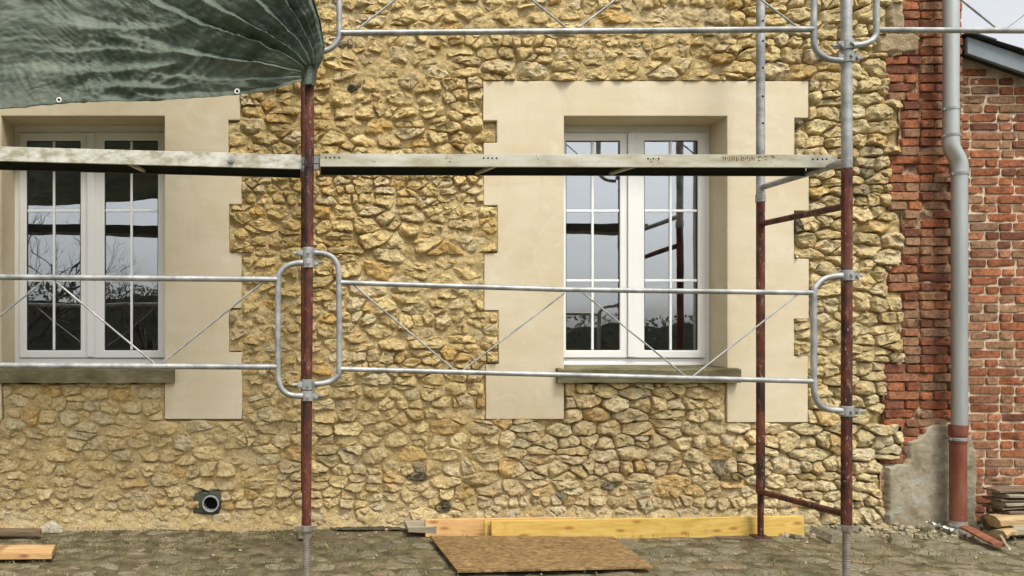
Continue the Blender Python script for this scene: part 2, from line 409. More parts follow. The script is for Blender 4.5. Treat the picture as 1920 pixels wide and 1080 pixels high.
def cut_rects(poly, seed, rects):
    for (x0, z0, x1, z1) in rects:
        if not poly or len(poly) < 3: return None
        xs = [p[0] for p in poly]; zs = [p[1] for p in poly]
        if max(xs) <= x0 or min(xs) >= x1 or max(zs) <= z0 or min(zs) >= z1: continue
        c = (sum(xs) / len(xs), sum(zs) / len(zs))
        best = max((x0 - c[0], (1, 0, x0)), (c[0] - x1, (-1, 0, -x1)), (z0 - c[1], (0, 1, z0)), (c[1] - z1, (0, -1, -z1)))
        if best[0] < -.02: return None
        poly = clip(poly, *best[1])
    return poly if poly and len(poly) >= 3 else None
def outline(poly, n, gap, rnd, jit, seed):
    """shrink, round and roughen a polygon to n points"""
    for q_ in range(rnd):
        q = []; u = .22 if q_ else .14
        for i in range(len(poly)):
            a = poly[i]; b = poly[(i + 1) % len(poly)]
            q += [(a[0] * (1 - u) + b[0] * u, a[1] * (1 - u) + b[1] * u), (a[0] * u + b[0] * (1 - u), a[1] * u + b[1] * (1 - u))]
        poly = q
    pts = np.array(poly + [poly[0]]); seg = np.hypot(*np.diff(pts, axis=0).T); L = np.concatenate([[0], np.cumsum(seg)])
    t = np.linspace(0, L[-1], n, endpoint=False)
    X = np.interp(t, L, pts[:, 0]); Z = np.interp(t, L, pts[:, 1])
    cx, cz = X.mean(), Z.mean()
    dx, dz = X - cx, Z - cz; r = np.hypot(dx, dz) + 1e-6
    k = np.maximum(.35, 1 - gap / r)
    off = np.array([mn.noise((X[i] * 15 + seed, Z[i] * 15, seed * .7)) + .6 * mn.noise((X[i] * 42 + seed, Z[i] * 42, seed * .3)) for i in range(n)]) * jit
    k = k + off / r
    return cx, cz, dx * k, dz * k
def smooth01(a, b, x):
    t = max(0., min(1., (x - a) / (b - a))); return t * t * (3 - 2 * t)
def rock(mb, poly, n, gap, H, tint, seed, rings=(1.0, .95, .84, .66, .44, .2), rnd=1, jit=.008, base=.03, facets=6, tilt=.16, rough=1.0, y0=0, mapf=None, edge=.2, scallop=0., e0=.80, under=0., soft=1.):
    r_ = random.Random(seed)
    cx, cz, dx, dz = outline(poly, n, gap, rnd, jit, seed % 97)
    rad = math.sqrt(max(1e-6, np.mean(dx * dx + dz * dz)))
    pl = []
    for _ in range(facets):
        a = r_.uniform(0, 2 * math.pi); pl.append((math.cos(a), math.sin(a), r_.uniform(.25, 1.0) * soft, r_.uniform(.1 if soft == 1 else .3, .85) * rad))
    ta = r_.uniform(0, 2 * math.pi); tl = min(r_.uniform(0, tilt), .6 * H / max(rad, .01)); tx, tz = math.cos(ta) * tl, math.sin(ta) * tl - min(under * r_.random(), .5 * H / max(rad, .01))
    def height(x, z, t):
        h = H + tx * x + tz * z
        for (nx, nz, s, o) in pl: h = min(h, H * 1.08 - s * (nx * x + nz * z - o))
        p = (cx + x, cz + z, seed * .37)
        if scallop:
            wv_ = mn.noise_vector((p[0] * 30, p[1] * 30, seed)) * .22
            q_ = Vector((p[0] * 15 + seed + wv_[0], p[1] * 20 + wv_[1], p[2]))
            c_ = mn.voronoi(q_)[1][0]; rv = mn.noise_vector(c_ * 7.31 + Vector((.5, .37, .21)))
            h += scallop * (.75 * rv[2] + 1.1 * (rv[0] * (q_[0] - c_[0]) + rv[1] * (q_[1] - c_[1])))
        h = max(h, H * .15)
        h *= 1 - (1 - edge) * smooth01(e0, 1.02, t)
        h += rough * (.010 * mn.noise((p[0] * 14, p[1] * 14, p[2])) + .007 * mn.noise((p[0] * 38, p[1] * 38, p[2]))) * (1 - .4 * t ** 4)
        return h
    vs = []; m = len(dx)
    for i in range(m): vs.append((cx + dx[i], base, cz + dz[i]))
    for t in rings:
        for i in range(m):
            x, z = dx[i] * t, dz[i] * t
            vs.append((cx + x, -height(x, z, t), cz + z))
    vs.append((cx, -height(0, 0, 0), cz))
    K = len(rings); fs = []
    for a in range(K):
        for i in range(m):
            j = (i + 1) % m
            fs.append((a * m + i, a * m + j, (a + 1) * m + j, (a + 1) * m + i))
    c = (K + 1) * m
    for i in range(m): fs.append((K * m + i, K * m + (i + 1) % m, c))
    if mapf: vs = [mapf(*v) for v in vs]
    elif y0: vs = [(v[0], v[1] + y0, v[2]) for v in vs]
    mb.add(vs, fs, tint)
    return cx, cz

# ------------------------------------------------------------------ the house
WIN_L, WIN_R = -1.672, 2.485         # centres of the two openings
HALF = .603
Z_TOP = 3.034; Z_SILL = 1.172
PF = -.035                            # plaster face
dP = D0 + PF
house = thing('stone_house', (1.1, .1, 0), 'old rubble stone house wall with two white framed windows in cream surrounds', 'house')

def surround(cxw, rows_l, rows_r, top_py, open_bot_l, open_bot_r, label):
    """rows: list of (x offset, z top, z bottom) going down"""
    pts = []
    x0, x1 = cxw - HALF, cxw + HALF
    zt = wz(top_py, dP)
    out = []
    for (x, a, b) in rows_l: out += [(x, a), (x, b)]
    left = out
    right = []
    for (x, a, b) in rows_r: right += [(x, a), (x, b)]
    # counter clockwise seen from the front (-Y): start at left leg bottom inner
    poly = [(x0, rows_l[-1][2]), (x0, Z_TOP), (x1, Z_TOP), (x1, rows_r[-1][2])] + list(reversed(right)) + left
    bm = bmesh.new()
    front = [bm.verts.new((x, PF, z)) for x, z in poly]
    f = bm.faces.new(front)
    ext = bmesh.ops.extrude_face_region(bm, geom=[f])
    vs = [e for e in ext['geom'] if isinstance(e, bmesh.types.BMVert)]
    for v in vs: v.co.y = .235
    bmesh.ops.recalc_face_normals(bm, faces=bm.faces[:])
    bm.normal_update()
    me = bpy.data.meshes.new('plaster_surround'); bm.to_mesh(me); bm.free()
    o = link('plaster_surround', me, M['plaster'], house)
    bevel(o, .005, 2)
    return o
def rows(pxs, dy):
    return [(wx(x, dP), wz(a, dP), wz(b, dP)) for x, a, b in pxs]
ROWS_RL = rows([(906, 152, 226), (932, 226, 268), (907, 268, 385), (933, 385, 475), (908, 475, 582), (935, 582, 683), (911, 683, 786)], 0)
ROWS_RR = rows([(1516, 152, 221), (1490, 221, 305), (1517, 305, 395), (1489, 395, 485), (1517, 485, 598), (1489, 598, 668), (1515, 668, 792)], 0)
ROWS_LR = rows([(450, 152, 225), (428, 225, 300), (453, 300, 383), (430, 383, 474), (453, 474, 578), (430, 578, 660), (454, 660, 786)], 0)
mir = lambda rr: [(2 * WIN_L - x, a, b) for x, a, b in rr]
ROWS_LL = mir(ROWS_LR)
surround(WIN_R, ROWS_RL, ROWS_RR, 152, 0, 0, '')
surround(WIN_L, ROWS_LL, ROWS_LR, 152, 0, 0, '')

RECTS = []     # areas (x0,z0,x1,z1) where no rubble stands
for cxw, L, Rr in ((WIN_R, ROWS_RL, ROWS_RR), (WIN_L, ROWS_LL, ROWS_LR)):
    for (x, a, b) in L: RECTS.append((x, b, cxw - HALF + .01, a))
    for (x, a, b) in Rr: RECTS.append((cxw + HALF - .01, b, x, a))
    RECTS.append((cxw - HALF - .02, Z_SILL - .1, cxw + HALF + .02, L[0][1]))
SILLS = [(WIN_R - .665, WIN_R + .675), (WIN_L - .665, WIN_L + .68)]
for a, b in SILLS: RECTS.append((a, 1.064, b, 1.176))
# brick pier at the right corner: left edge per height
PIER_R = 4.845
PIER_EDGE = [(0, 45, 1692), (45, 105, 1690), (105, 186, 1664), (186, 288, 1692), (288, 398, 1668), (398, 500, 1694), (500, 545, 1668), (545, 680, 1692), (680, 795, 1660), (795, 862, 1694), (862, 1000, 1656)]
dB = D0 - .03
for a, b, x in PIER_EDGE:
    RECTS.append((wx(x, dB), wz(b, dB), 6, wz(a, dB) if a > 0 else 5))
RECTS.append((wx(1640, dB), wz(100, dB), wx(1700, dB), wz(66, dB)))       # cement patch
RECTS.append((wx(1664, dB), wz(62, dB), wx(1695, dB), wz(8, dB)))
VENT = P(397, 941, D0)
RECTS.append((VENT.x - .075, VENT.z - .075, VENT.x + .065, VENT.z + .085))

# seeds in rough courses
XL, XR, ZB, ZT = -2.55, 4.75, .015, 4.15
seeds = []; wts = []
z = .05
while z < ZT + .1:
    h = rng.choice([.055, .068, .08, .09, .10, .115, .135, .165]) if z > 1.15 else rng.choice([.065, .08, .095, .105, .12, .14])
    x = XL - rng.uniform(0, .2)
    ph = rng.uniform(0, 9)
    while x < XR + .2:
        wdt = h * rng.choice([.8, 1.1, 1.4, 1.7, 2.1, 2.6, 3.1])
        zz = z + h / 2 + .03 * mn.noise((x * .8, ph, 1.3)) + .035 * mn.noise((x * 2.3, z * 2, 5))
        if h > .11 and rng.random() < .28:       # two flat stones over each other
            seeds += [(x + wdt / 2 + rng.uniform(-.02, .02), zz - h * .26), (x + wdt / 2 + rng.uniform(-.02, .02), zz + h * .26)]; wts += [0, 0]
        else:
            seeds.append((x + wdt / 2 + rng.uniform(-.02, .02), zz + rng.uniform(-.012, .012))); wts.append((h * .22) ** 2 * rng.uniform(-.8, 1.4))
        x += wdt
    z += h * .97
for _ in range(330):          # small pinning stones in the joints
    seeds.append((rng.uniform(XL, XR), rng.uniform(.9 if rng.random() < .75 else ZB, ZT))); wts.append(-rng.uniform(.0002, .0012))
polys = cells(seeds, .56, (XL, ZB, XR, ZT), wts)

def pxof(x, z, d=D0): return (CX + x * F / d, CY - (z - EYE) * F / d)
DARK = [(815, 208), (808, 185), (668, 150), (690, 165), (770, 582), (800, 643), (515, 640), (505, 655), (1040, 915), (1002, 942), (915, 908), (840, 955), (1140, 912), (735, 880), (790, 885),
        (825, 883), (1350, 885), (1075, 20), (1050, 40), (1460, 835), (710, 460), (685, 745), (740, 375), (650, 90), (1600, 360), (1500, 430), (1620, 320), (1500, 240), (440, 590), (1545, 520), (720, 790), (500, 265)]
HOLE = [(820, 205), (672, 152), (506, 652), (830, 962), (700, 470)]
def stone_tint(x, z, r_, A=0):
    px, py = pxof(x, z)
    base = np.array([.60, .455, .21])
    if py > 690:
        k = min(1, (py - 690) / 120)
        pale = np.array([.62, .50, .285]) if px > 900 else np.array([.63, .49, .25])
        base = base * (1 - k * .8) + pale * k * .8
    if px > 1480: base = base * .45 + np.array([.55, .45, .25]) * .55
    if px < 620 and py < 700: base = base * np.array([.93, .9, .82])
    v = r_.gauss(1, .09); c = base * max(.65, v)
    u = r_.random()
    if u < .08: c = c * .7 + np.array([.50, .45, .34]) * .3       # greyish
    elif u < .15: c = c * np.array([.92, .80, .62])                   # rusty
    elif u < .27: c = c * .5 + np.array([.62, .53, .35]) * .5        # chalky
    for (qx, qy) in DARK:
        if A < .0115 and abs(px - qx) < 16 and abs(py - qy) < 11:
            g_ = r_.choice([.5, .6, .3]) ; c = np.array([.22, .19, .125]) * g_ * 1.6
    return (*[float(max(.03, min(.72, q))) for q in c], 1)

stones = []
for i, (s, p) in enumerate(zip(seeds, polys)):
    if not p: continue
    p = cut_rects(p, s, RECTS)
    if not p: continue
    A = area(p)
    if A < .0006: continue
    mx_, mz_ = sum(q[0] for q in p) / len(p), sum(q[1] for q in p) / len(p)
    pr = [(mx_ + (q[0] - mx_) * .8, mz_ + (q[1] - mz_) * .8) for q in p] + [(mx_, mz_)]
    if any(x0 + .008 < x < x1 - .008 and z0 + .008 < z_ < z1 - .008 for x, z_ in pr for x0, z0, x1, z1 in RECTS): continue
    stones.append((A, i, p))
vis = lambda p: any(-30 < pxof(*q)[0] < 1950 and -20 < pxof(*q)[1] < 1100 for q in p)
stones.sort(key=lambda t: -t[0] * (1 if vis(t[2]) else .001))
rest = MB(); nind = 0
for k, (A, i, p) in enumerate(stones):
    r_ = random.Random(i * 13 + 5)
    cxp = sum(q[0] for q in p) / len(p); czp = sum(q[1] for q in p) / len(p)
    px, py = pxof(cxp, czp)
    loose = .5 + .5 * mn.noise((cxp * .9, czp * .9, 3.3))
    if px > 1380: loose += .35
    if px > 950 and 700 < py < 900: loose += .3
    H = r_.uniform(.034, .056) + .006 * loose - (.004 if czp < 1.1 else 0)
    gap = r_.uniform(-.001, .003) + .003 * loose
    big_ = A > .007
    n = 34 if big_ else 22
    rings = (1.0, .96, .90, .80, .66, .5, .32, .15) if big_ else (1.0, .95, .85, .65, .4, .2)
    tint = stone_tint(cxp, czp, r_, A)
    kw = dict(base=.06, rings=rings, rnd=r_.choice([0, 1, 1, 2]), jit=.016 if big_ else .009, facets=r_.choice([3, 4, 5, 6]), tilt=.35, edge=.38, scallop=.022 if big_ else .011, e0=r_.choice([.74, .84, .9]), under=.28, soft=.75)
    if k < 300:
        mb = MB(); rock(mb, p, n, gap, H, tint, i, **kw)
        mb.build('stone', M['stone'], house, smooth=20); nind += 1
    else:
        rock(rest, p, n, gap, H, tint, i, **kw)
o = rest.build('rubble', M['stone'], house, smooth=20); o['kind'] = 'stuff'

# mortar bed: one rough sheet with the openings left out
def sheet(name, x0, x1, z0, z1, st, yfun, skip, m, parent):
    nx = int((x1 - x0) / st); nz = int((z1 - z0) / st); idx = {}; V = []; Fc = []
    def vid(i, k):
        if (i, k) not in idx:
            x = x0 + i * st; z = z0 + k * st
            idx[(i, k)] = len(V); V.append((x, yfun(x, z), z))
        return idx[(i, k)]
    for i in range(nx):
        for k in range(nz):
            xc = x0 + (i + .5) * st; zc = z0 + (k + .5) * st
            if skip(xc, zc): continue
            Fc.append((vid(i, k), vid(i + 1, k), vid(i + 1, k + 1), vid(i, k + 1)))
    mb = MB(); mb.add(V, Fc)
    return mb.build(name, m, parent, smooth=60)
def in_open(x, z):
    return any(abs(x - c) < HALF + .02 and Z_SILL - .12 < z < Z_TOP + .02 for c in (WIN_L, WIN_R)) or math.hypot(x - VENT.x, z - VENT.z) < .052
def mortar_y(x, z):
    loose = .5 + .5 * mn.noise((x * .9, z * .9, 3.3))
    px, py = pxof(x, z)
    if px > 1380: loose += .35
    if px > 950 and 700 < py < 900: loose += .3
    if z < 1.1: loose = max(loose, .55)
    y = -.034 + .115 * max(0, loose - .43) ** 1.2 + .014 * mn.noise((x * 8, z * 11, 0)) + .010 * mn.noise((x * 21, z * 28, 4)) + .005 * mn.noise((x * 50, z * 60, 4))
    if z < .12: y -= (.12 - z) * .28
    if any(x0 + .004 < x < x1 - .004 and z0 - .007 < z < z1 + .007 for x0, z0, x1, z1 in RECTS): y = max(y, .012)
    return min(y, .052)
sheet('mortar_bed', -2.6, 4.42, -.05, 4.2, .0125, mortar_y, in_open, M['mortar'], house)

# sills
for a, b in SILLS:
    mb = MB(); n = 40
    V = []; Fc = []
    prof = [(.05, 1.064), (-.085, 1.066), (-.088, 1.160), (-.080, 1.168), (.05, 1.1745), (.2, 1.187), (.2, 1.064)]
    for i in range(n + 1):
        x = a + (b - a) * i / n
        for y, zz in prof:
            nn = .006 * mn.noise((x * 6, y * 5, zz * 6 + a)) + .003 * mn.noise((x * 22, y * 20, zz * 20 + a))
            lim = x if abs(x - (a + b) / 2) < HALF or y < 0.04 else x
            V.append((x, y + nn if y < .1 else y, zz + (nn if y < .1 else 0)))
    q = len(prof)
    # the back of the sill runs between the jambs only
    for i in range(n + 1):
        x = a + (b - a) * i / n
        if abs(x - (WIN_R if a > 0 else WIN_L)) > HALF - .004:
            for j in (4, 5, 6): 
                v = V[i * q + j]; V[i * q + j] = (v[0], min(v[1], -.03), v[2] if j != 5 else 1.172)
            v = V[i * q]; V[i * q] = (v[0], -.03, v[2])
    for i in range(n):
        for j in range(q):
            j2 = (j + 1) % q
            Fc.append((i * q + j, (i + 1) * q + j, (i + 1) * q + j2, i * q + j2))
    Fc.append(tuple(range(q))); Fc.append(tuple(n * q + j for j in reversed(range(q))))
    mb.add(V, Fc); mb.build('window_sill', M['sill'], house, smooth=40)

# windows
def window(cxw, label):
    Y = .215
    def rect_frame(x0, x1, z0, z1, t_l, t_r, t_b, t_t, y0, y1):
        """mitred hollow frame"""
        V = []
        for y in (y0, y1):
            V += [(x0, y, z0), (x1, y, z0), (x1, y, z1), (x0, y, z1), (x0 + t_l, y, z0 + t_b), (x1 - t_r, y, z0 + t_b), (x1 - t_r, y, z1 - t_t), (x0 + t_l, y, z1 - t_t)]
        Fc = []
        for i in range(4):
            j = (i + 1) % 4
            Fc += [(i, j, 4 + j, 4 + i), (8 + j, 8 + i, 12 + i, 12 + j), (i, 8 + i, 8 + j, j), (4 + i, 4 + j, 12 + j, 12 + i)]
        return V, Fc
    f = MB(); f.add(*rect_frame(cxw - .622, cxw + .622, 1.176, 3.045, .053, .053, .063, .062, Y, Y + .065))
    wf = f.build('window', M['pvc_white'], house); wf['label'] = label; bevel(wf, .006, 2)
    # drip edge along the bottom of the frame
    d = MB(); d.box((cxw - .56, Y - .012, 1.186), (cxw + .56, Y - .001, 1.205)); bevel(d.build('drip_edge', M['pvc_white'], wf), .003)
    sash = ((cxw - .565, cxw - .028, cxw - .507, cxw - .091), (cxw - .024, cxw + .565, cxw + .095, cxw + .507))
    for k, (x0, x1, g0, g1_) in enumerate(sash):
        y0 = Y - .022 if k else Y - .016
        s = MB(); s.add(*rect_frame(x0, x1, 1.243, 2.979, g0 - x0, x1 - g1_, .058, .062, y0, Y + .045))
        sh = s.build('sash', M['pvc_white'], wf); bevel(sh, .007, 2)
        gk = MB(); gk.add(*rect_frame(g0 - .002, g1_ + .002, 1.299, 2.919, .007, .007, .007, .007, y0 + .008, Y + .03))
        gk.build('gasket', M['gasket'], wf)
        gl = MB(); gl.box((g0 + .001, y0 + .016, 1.302), (g1_ - .001, y0 + .020, 2.916)); gl.build('pane', M['glass'], wf)
        xm = (g0 + g1_) / 2; th = .0092
        zs = [1.302 + (2.916 - 1.302) * q / 3 for q in (1, 2)]
        b = MB(); b.box((xm - th, y0 + .009, 1.300), (xm + th, y0 + .0145, 2.918)); bevel(b.build('glazing_bar', M['bar_white'], wf), .002)
        for zq in zs:
            for e0, e1 in ((g0, xm - th - .0005), (xm + th + .0005, g1_)):
                b = MB(); b.box((e0, y0 + .009, zq - th), (e1, y0 + .0145, zq + th)); bevel(b.build('glazing_bar', M['bar_white'], wf), .002)
    # astragal between the sashes
    a = MB(); a.box((cxw - .036, Y - .034, 1.25), (cxw + .022, Y - .0225, 2.972)); bevel(a.build('meeting_strip', M['pvc_white'], wf), .004)
    # the room behind
    r = MB(); y0, y1 = .24, 3.6; x0, x1, z0, z1 = cxw - 1.5, cxw + 1.5, .25, 3.25
    V = [(x0, y0, z0), (x1, y0, z0), (x1, y0, z1), (x0, y0, z1), (x0, y1, z0), (x1, y1, z0), (x1, y1, z1), (x0, y1, z1),
         (cxw - .6, y0, 1.2), (cxw + .6, y0, 1.2), (cxw + .6, y0, 3.02), (cxw - .6, y0, 3.02)]
    r.add(V, [(4, 5, 6, 7), (0, 1, 5, 4), (2, 3, 7, 6), (1, 2, 6, 5), (3, 0, 4, 7), (0, 8, 9, 1), (1, 9, 10, 2), (2, 10, 11, 3), (3, 11, 8, 0)])
    r.build('room', M['room'], house)
window(WIN_R, 'white double casement window reflecting open sky and the bare scaffold frame')
window(WIN_L, 'white double casement window reflecting dark trees and the green tarpaulin')

# ------------------------------------------------------------------ brickwork
BR = [(.38, .145, .065), (.34, .12, .055), (.40, .17, .085), (.26, .095, .05), (.34, .15, .08), (.41, .195, .10), (.36, .13, .06), (.33, .115, .05), (.22, .085, .052)]
def brick_tint(r_, sat=1, brown=0):
    c = np.array(r_.choice(BR)) * r_.uniform(.62, .98)
    if brown and r_.random() < brown: c = c * .45 + np.array([.26, .18, .105]) * .55
    return (*[float(q) for q in c], 1)
def brick(parent, x0, x1, z0, z1, yf, seed, H, brown, edge, tint=None):
    r_ = random.Random(seed)
    jt = lambda s: r_.uniform(-s, s)
    q = .25
    poly = [(x0 + jt(.003), z0 + jt(.003)), (x1 + jt(.003), z0 + jt(.004)), (x1 + jt(.003), z1 + jt(.003)), (x0 + jt(.003), z1 + jt(.004))]
    c = .005
    (ax, az), (bx, bz), (cx2, cz2), (dx2, dz2) = poly
    poly = [(ax + c, az), (bx - c, bz), (bx, bz + c), (cx2, cz2 - c), (cx2 - c, cz2), (dx2 + c, dz2), (dx2, dz2 - c), (ax, az + c)]
    mb = MB()
    n = 20
    rock(mb, poly, n, 0, H, tint or brick_tint(r_, 1, brown), seed, rings=(1.0, .97, .88, .5), rnd=0, jit=edge, facets=3 if r_.random() < .35 else 0, tilt=.06, rough=.38, base=.02, y0=yf, edge=.45, e0=.88)
    return mb.build('brick', M['brick'], parent, smooth=30)
CO = .0672
def edge_at(z):
    py = pxof(0, z, dB)[1]
    for a, b, x in PIER_EDGE:
        if py < b: return wx(x, dB)
    return wx(1656, dB)
pier = MB()
k = 0
V = []; 
pj = sheet('brick_quoin', 4.24, PIER_R - .004, -.03, 4.2, .02, lambda x, z: -.004 + .010 * mn.noise((x * 14, z * 14, 2)) + .006 * mn.noise((x * 40, z * 40, 2)), lambda x, z: x < edge_at(z) - .0, M['red_joint'], house)
pj['label'] = 'eroded dark red brick corner behind the downpipe'
zrow = .06
while zrow < 4.15:
    e = edge_at(zrow + .03) + rng.uniform(-.006, .012)
    x = PIER_R
    py = pxof(0, zrow, dB)[1]
    lens = [.215, .105] if k % 2 else [.105, .215]
    first = True; xs = [x]; j = 0
    while x > e + .05:
        L = lens[j % 2] * rng.uniform(.94, 1.05) if not first or k % 2 == 0 else lens[0]
        x2 = max(e, x - L)
        if x2 - e < .05: x2 = e
        if not (py > 872 and True):
            if not (20 < py < 100 and (x + x2) / 2 < wx(1722 if py > 62 else 1694, dB)):
                if rng.random() > .015:
                    brick(pj, x2 + .0035, x - .0035, zrow + rng.uniform(.001, .004), zrow + CO - rng.uniform(.003, .007), .0, 5000 + k * 7 + j, rng.uniform(.018, .030), .32, .003)
        x = x2; first = False; j += 1
    zrow += CO; k += 1
# side return of the house corner
mb = MB(); mb.box((PIER_R - .25, .03, -.05), (PIER_R - .006, 3.5, 4.2)); mb.build('side_wall', M['red_joint'], house)
mb = MB(); mb.box((-2.6, .245, 4.12), (PIER_R - .26, 3.5, 4.2)); mb.build('wall_top', M['mortar'], house)

# cement render at the foot of the corner and the small patches above
def patch(name, pts, d, H, seed, parent, m, n=70, rough=.8, jit=.012):
    poly = [(wx(x, d), wz(y, d)) for x, y in pts]; y0 = d - D0
    def dist(x, z):
        ins = False; best = 9
        for i in range(len(poly)):
            (ax, az), (bx, bz) = poly[i], poly[(i + 1) % len(poly)]
            if (az > z) != (bz > z) and x < (bx - ax) * (z - az) / (bz - az) + ax: ins = not ins
            t = max(0, min(1, ((x - ax) * (bx - ax) + (z - az) * (bz - az)) / ((bx - ax) ** 2 + (bz - az) ** 2 + 1e-9)))
            best = min(best, math.hypot(x - ax - t * (bx - ax), z - az - t * (bz - az)))
        return best if ins else -best
    def yf(x, z):
        dd = dist(x, z) + jit * mn.noise((x * 18, z * 18, seed)) + jit * .6 * mn.noise((x * 55, z * 55, seed))
        h = H * smooth01(-.004, .014, dd) - .03 * (1 - smooth01(-.02, 0, dd))
        h += rough * (.010 * mn.noise((x * 5, z * 5, seed)) + .006 * mn.noise((x * 16, z * 16, seed)) + .003 * mn.noise((x * 45, z * 45, seed))) * smooth01(0, .02, dd)
        return y0 - h
    xs = [p[0] for p in poly]; zs = [p[1] for p in poly]
    return sheet(name, min(xs) - .02, max(xs) + .02, min(zs) - .02, max(zs) + .02, .009, yf, lambda x, z: dist(x, z) < -.02 or math.hypot(x - VENT.x, z - VENT.z) < .052, m, parent)
patch('cement_patch', [(1661, 992), (1660, 875), (1690, 868), (1699, 860), (1699, 828), (1718, 822), (1735, 800), (1752, 796), (1806, 794), (1806, 992)], D0 - .01, .03, 11, house, M['cement'])
patch('cement_patch', [(1642, 100), (1640, 68), (1660, 64), (1708, 66), (1722, 72), (1716, 98), (1690, 102)], D0 - .005, .034, 12, house, M['patch_mortar'], n=36)
patch('cement_patch', [(1667, 58), (1664, 10), (1672, -12), (1690, -10), (1692, 58)], D0 - .005, .03, 13, house, M['patch_mortar'], n=30)
patch('dark_cement_collar', [(1, 1)] and [(362, 963), (364, 922), (378, 918), (414, 921), (420, 940), (412, 962), (385, 966)], D0 - .012, .034, 14, house,
      mk_simple('dark_cement', [(.3, (.03, .032, .024, 1)), (.6, (.075, .075, .05, 1)), (.75, (.16, .14, .08, 1))], 14, .9, bump=.7, bscale=50, bdist=.01), n=30)

# ------------------------------------------------------------------ vent pipe
vp = MB(); n = 28
rad, rin = .060, .053
ring = []
V = []; Fc = []
for (y, r) in ((.25, rad), (-.075, rad), (-.075, rin), (.25, rin)):
    for i in range(n):
        a = 2 * math.pi * i / n; V.append((VENT.x + r * math.cos(a), y, VENT.z + r * math.sin(a)))
for q in range(3):
    for i in range(n):
        j = (i + 1) % n; Fc.append((q * n + i, q * n + j, (q + 1) * n + j, (q + 1) * n + i))
vent = thing('drain_pipe', (VENT.x, 0, VENT.z), 'short round grey plastic pipe end sticking out of the wall foot', 'pipe')
vp.add(V, Fc); vp.build('sleeve', mk_simple('grey_pvc', [(.3, (.30, .31, .31, 1)), (.7, (.42, .43, .43, 1))], 8, .45, bump=.1), vent, smooth=40)
b_ = MB(); b_.tube([(VENT.x, .02, VENT.z), (VENT.x, .01, VENT.z)], rin - .001, 24); b_.build('bore', M['black'], vent)

# ------------------------------------------------------------------ the neighbouring brick building
NY = .075                                   # its face lies a little behind the house face
dN = D0 + NY
out = thing('brick_outbuilding', (5.8, .3, 0), 'low red brick outbuilding with pale joints and slate verge beside the house', 'outbuilding')
NX0, NX1 = 4.868, 6.25
SL = -(157 - 121) / (1920 - 1815)
def roof_z(x): # underside of the fascia along the gable
    return wz(121, dN) + (x - wx(1815, dN)) * SL
nj = sheet('brick_wall', NX0 + .012, NX1, -.05, 3.6, .02, lambda x, z: NY + .0005 + .004 * mn.noise((x * 14, z * 14, 8)) + .003 * mn.noise((x * 40, z * 40, 8)), lambda x, z: z > roof_z(x) + .06, M['pale_joint'], out)
zrow = .01; k = 0; CN = .0684
while zrow < 3.45:
    x = NX0 + (0 if k % 2 else 0)
    j = 0
    lens = [.225, .11] if k % 2 else [.11, .225]
    if rng.random() < .25: lens = lens[::-1]
    if rng.random() < .2: lens = [.225, .225]
    while x < NX1 - .05:
        L = lens[j % 2] * rng.uniform(.92, 1.06)
        if x + L > NX1: L = NX1 - x
        if zrow + CN < roof_z(x + L) + .07 and L > .04 and x < 5.62:
            brick(nj, x + .006, x + L - .006, zrow + rng.uniform(.005, .008), zrow + CN - rng.uniform(.005, .008), NY, 9000 + k * 11 + j, rng.uniform(.009, .016), .28, .003)
        x += L; j += 1
    zrow += CN; k += 1
patch('cement_patch', [(1795, 990), (1795, 812), (1818, 815), (1823, 832), (1829, 857), (1828, 990)], dN, .022, 15, out, M['cement'])
# pale mortar filling the joint to the house corner, open high up
mb = MB()
for (a, b) in ((-.05, 2.95), (3.22, 3.45)):
    zq = a
    while zq < b:
        h = min(.07, b - zq); mb.box((PIER_R - .002, NY - .004, zq), (NX0 + .014, NY + .07, zq + h - .004), jit=.004); zq += h
mb.build('joint_filler', M['pale_joint'], out)
# verge: fascia board, slates, and the roof running back
xa, xb = wx(1811, D0 - .03), 6.4
zf = lambda x: roof_z(x)
f = MB(); y0, y1 = -.045, -.018
V = [(xa, y0, zf(xa)), (xb, y0, zf(xb)), (xb, y0, zf(xb) + .125), (xa, y0, zf(xa) + .125), (xa, y1, zf(xa)), (xb, y1, zf(xb)), (xb, y1, zf(xb) + .125), (xa, y1, zf(xa) + .125)]
f.add(V, [(0, 1, 2, 3), (5, 4, 7, 6), (0, 4, 5, 1), (1, 5, 6, 2), (2, 6, 7, 3), (3, 7, 4, 0)])
rf = f.build('verge_board', M['fascia'], out); bevel(rf, .003)
roofm = MB()
V = [(xa - .01, -.015, zf(xa) + .04), (xb, -.015, zf(xb) + .04), (xb, 3, zf(xb) + .04), (xa - .01, 3, zf(xa) + .04)]
V += [(x, y, zz + .085) for x, y, zz in V]
roofm.add(V, [(0, 3, 2, 1), (4, 5, 6, 7), (0, 1, 5, 4), (1, 2, 6, 5), (2, 3, 7, 6), (3, 0, 4, 7)])
rdeck = roofm.build('roof', M['slate'], out)
ang = math.atan(SL)
for row in range(7):
    for i in range(9):
        L = .21
        xx = xa - .02 + i * .195
        if row > 0 and i > 6: continue
        zz = zf(xx) + .136
        s = MB(); yy = -.085 + row * .3
        s.box((xx, yy + rng.uniform(0, .008), zz), (xx + L, yy + .305, zz + .009), rot=Matrix.Rotation(-ang - .035, 3, 'Y'), pivot=(xx, yy, zz), jit=.003)
        s.build('slate', M['slate'], rdeck)

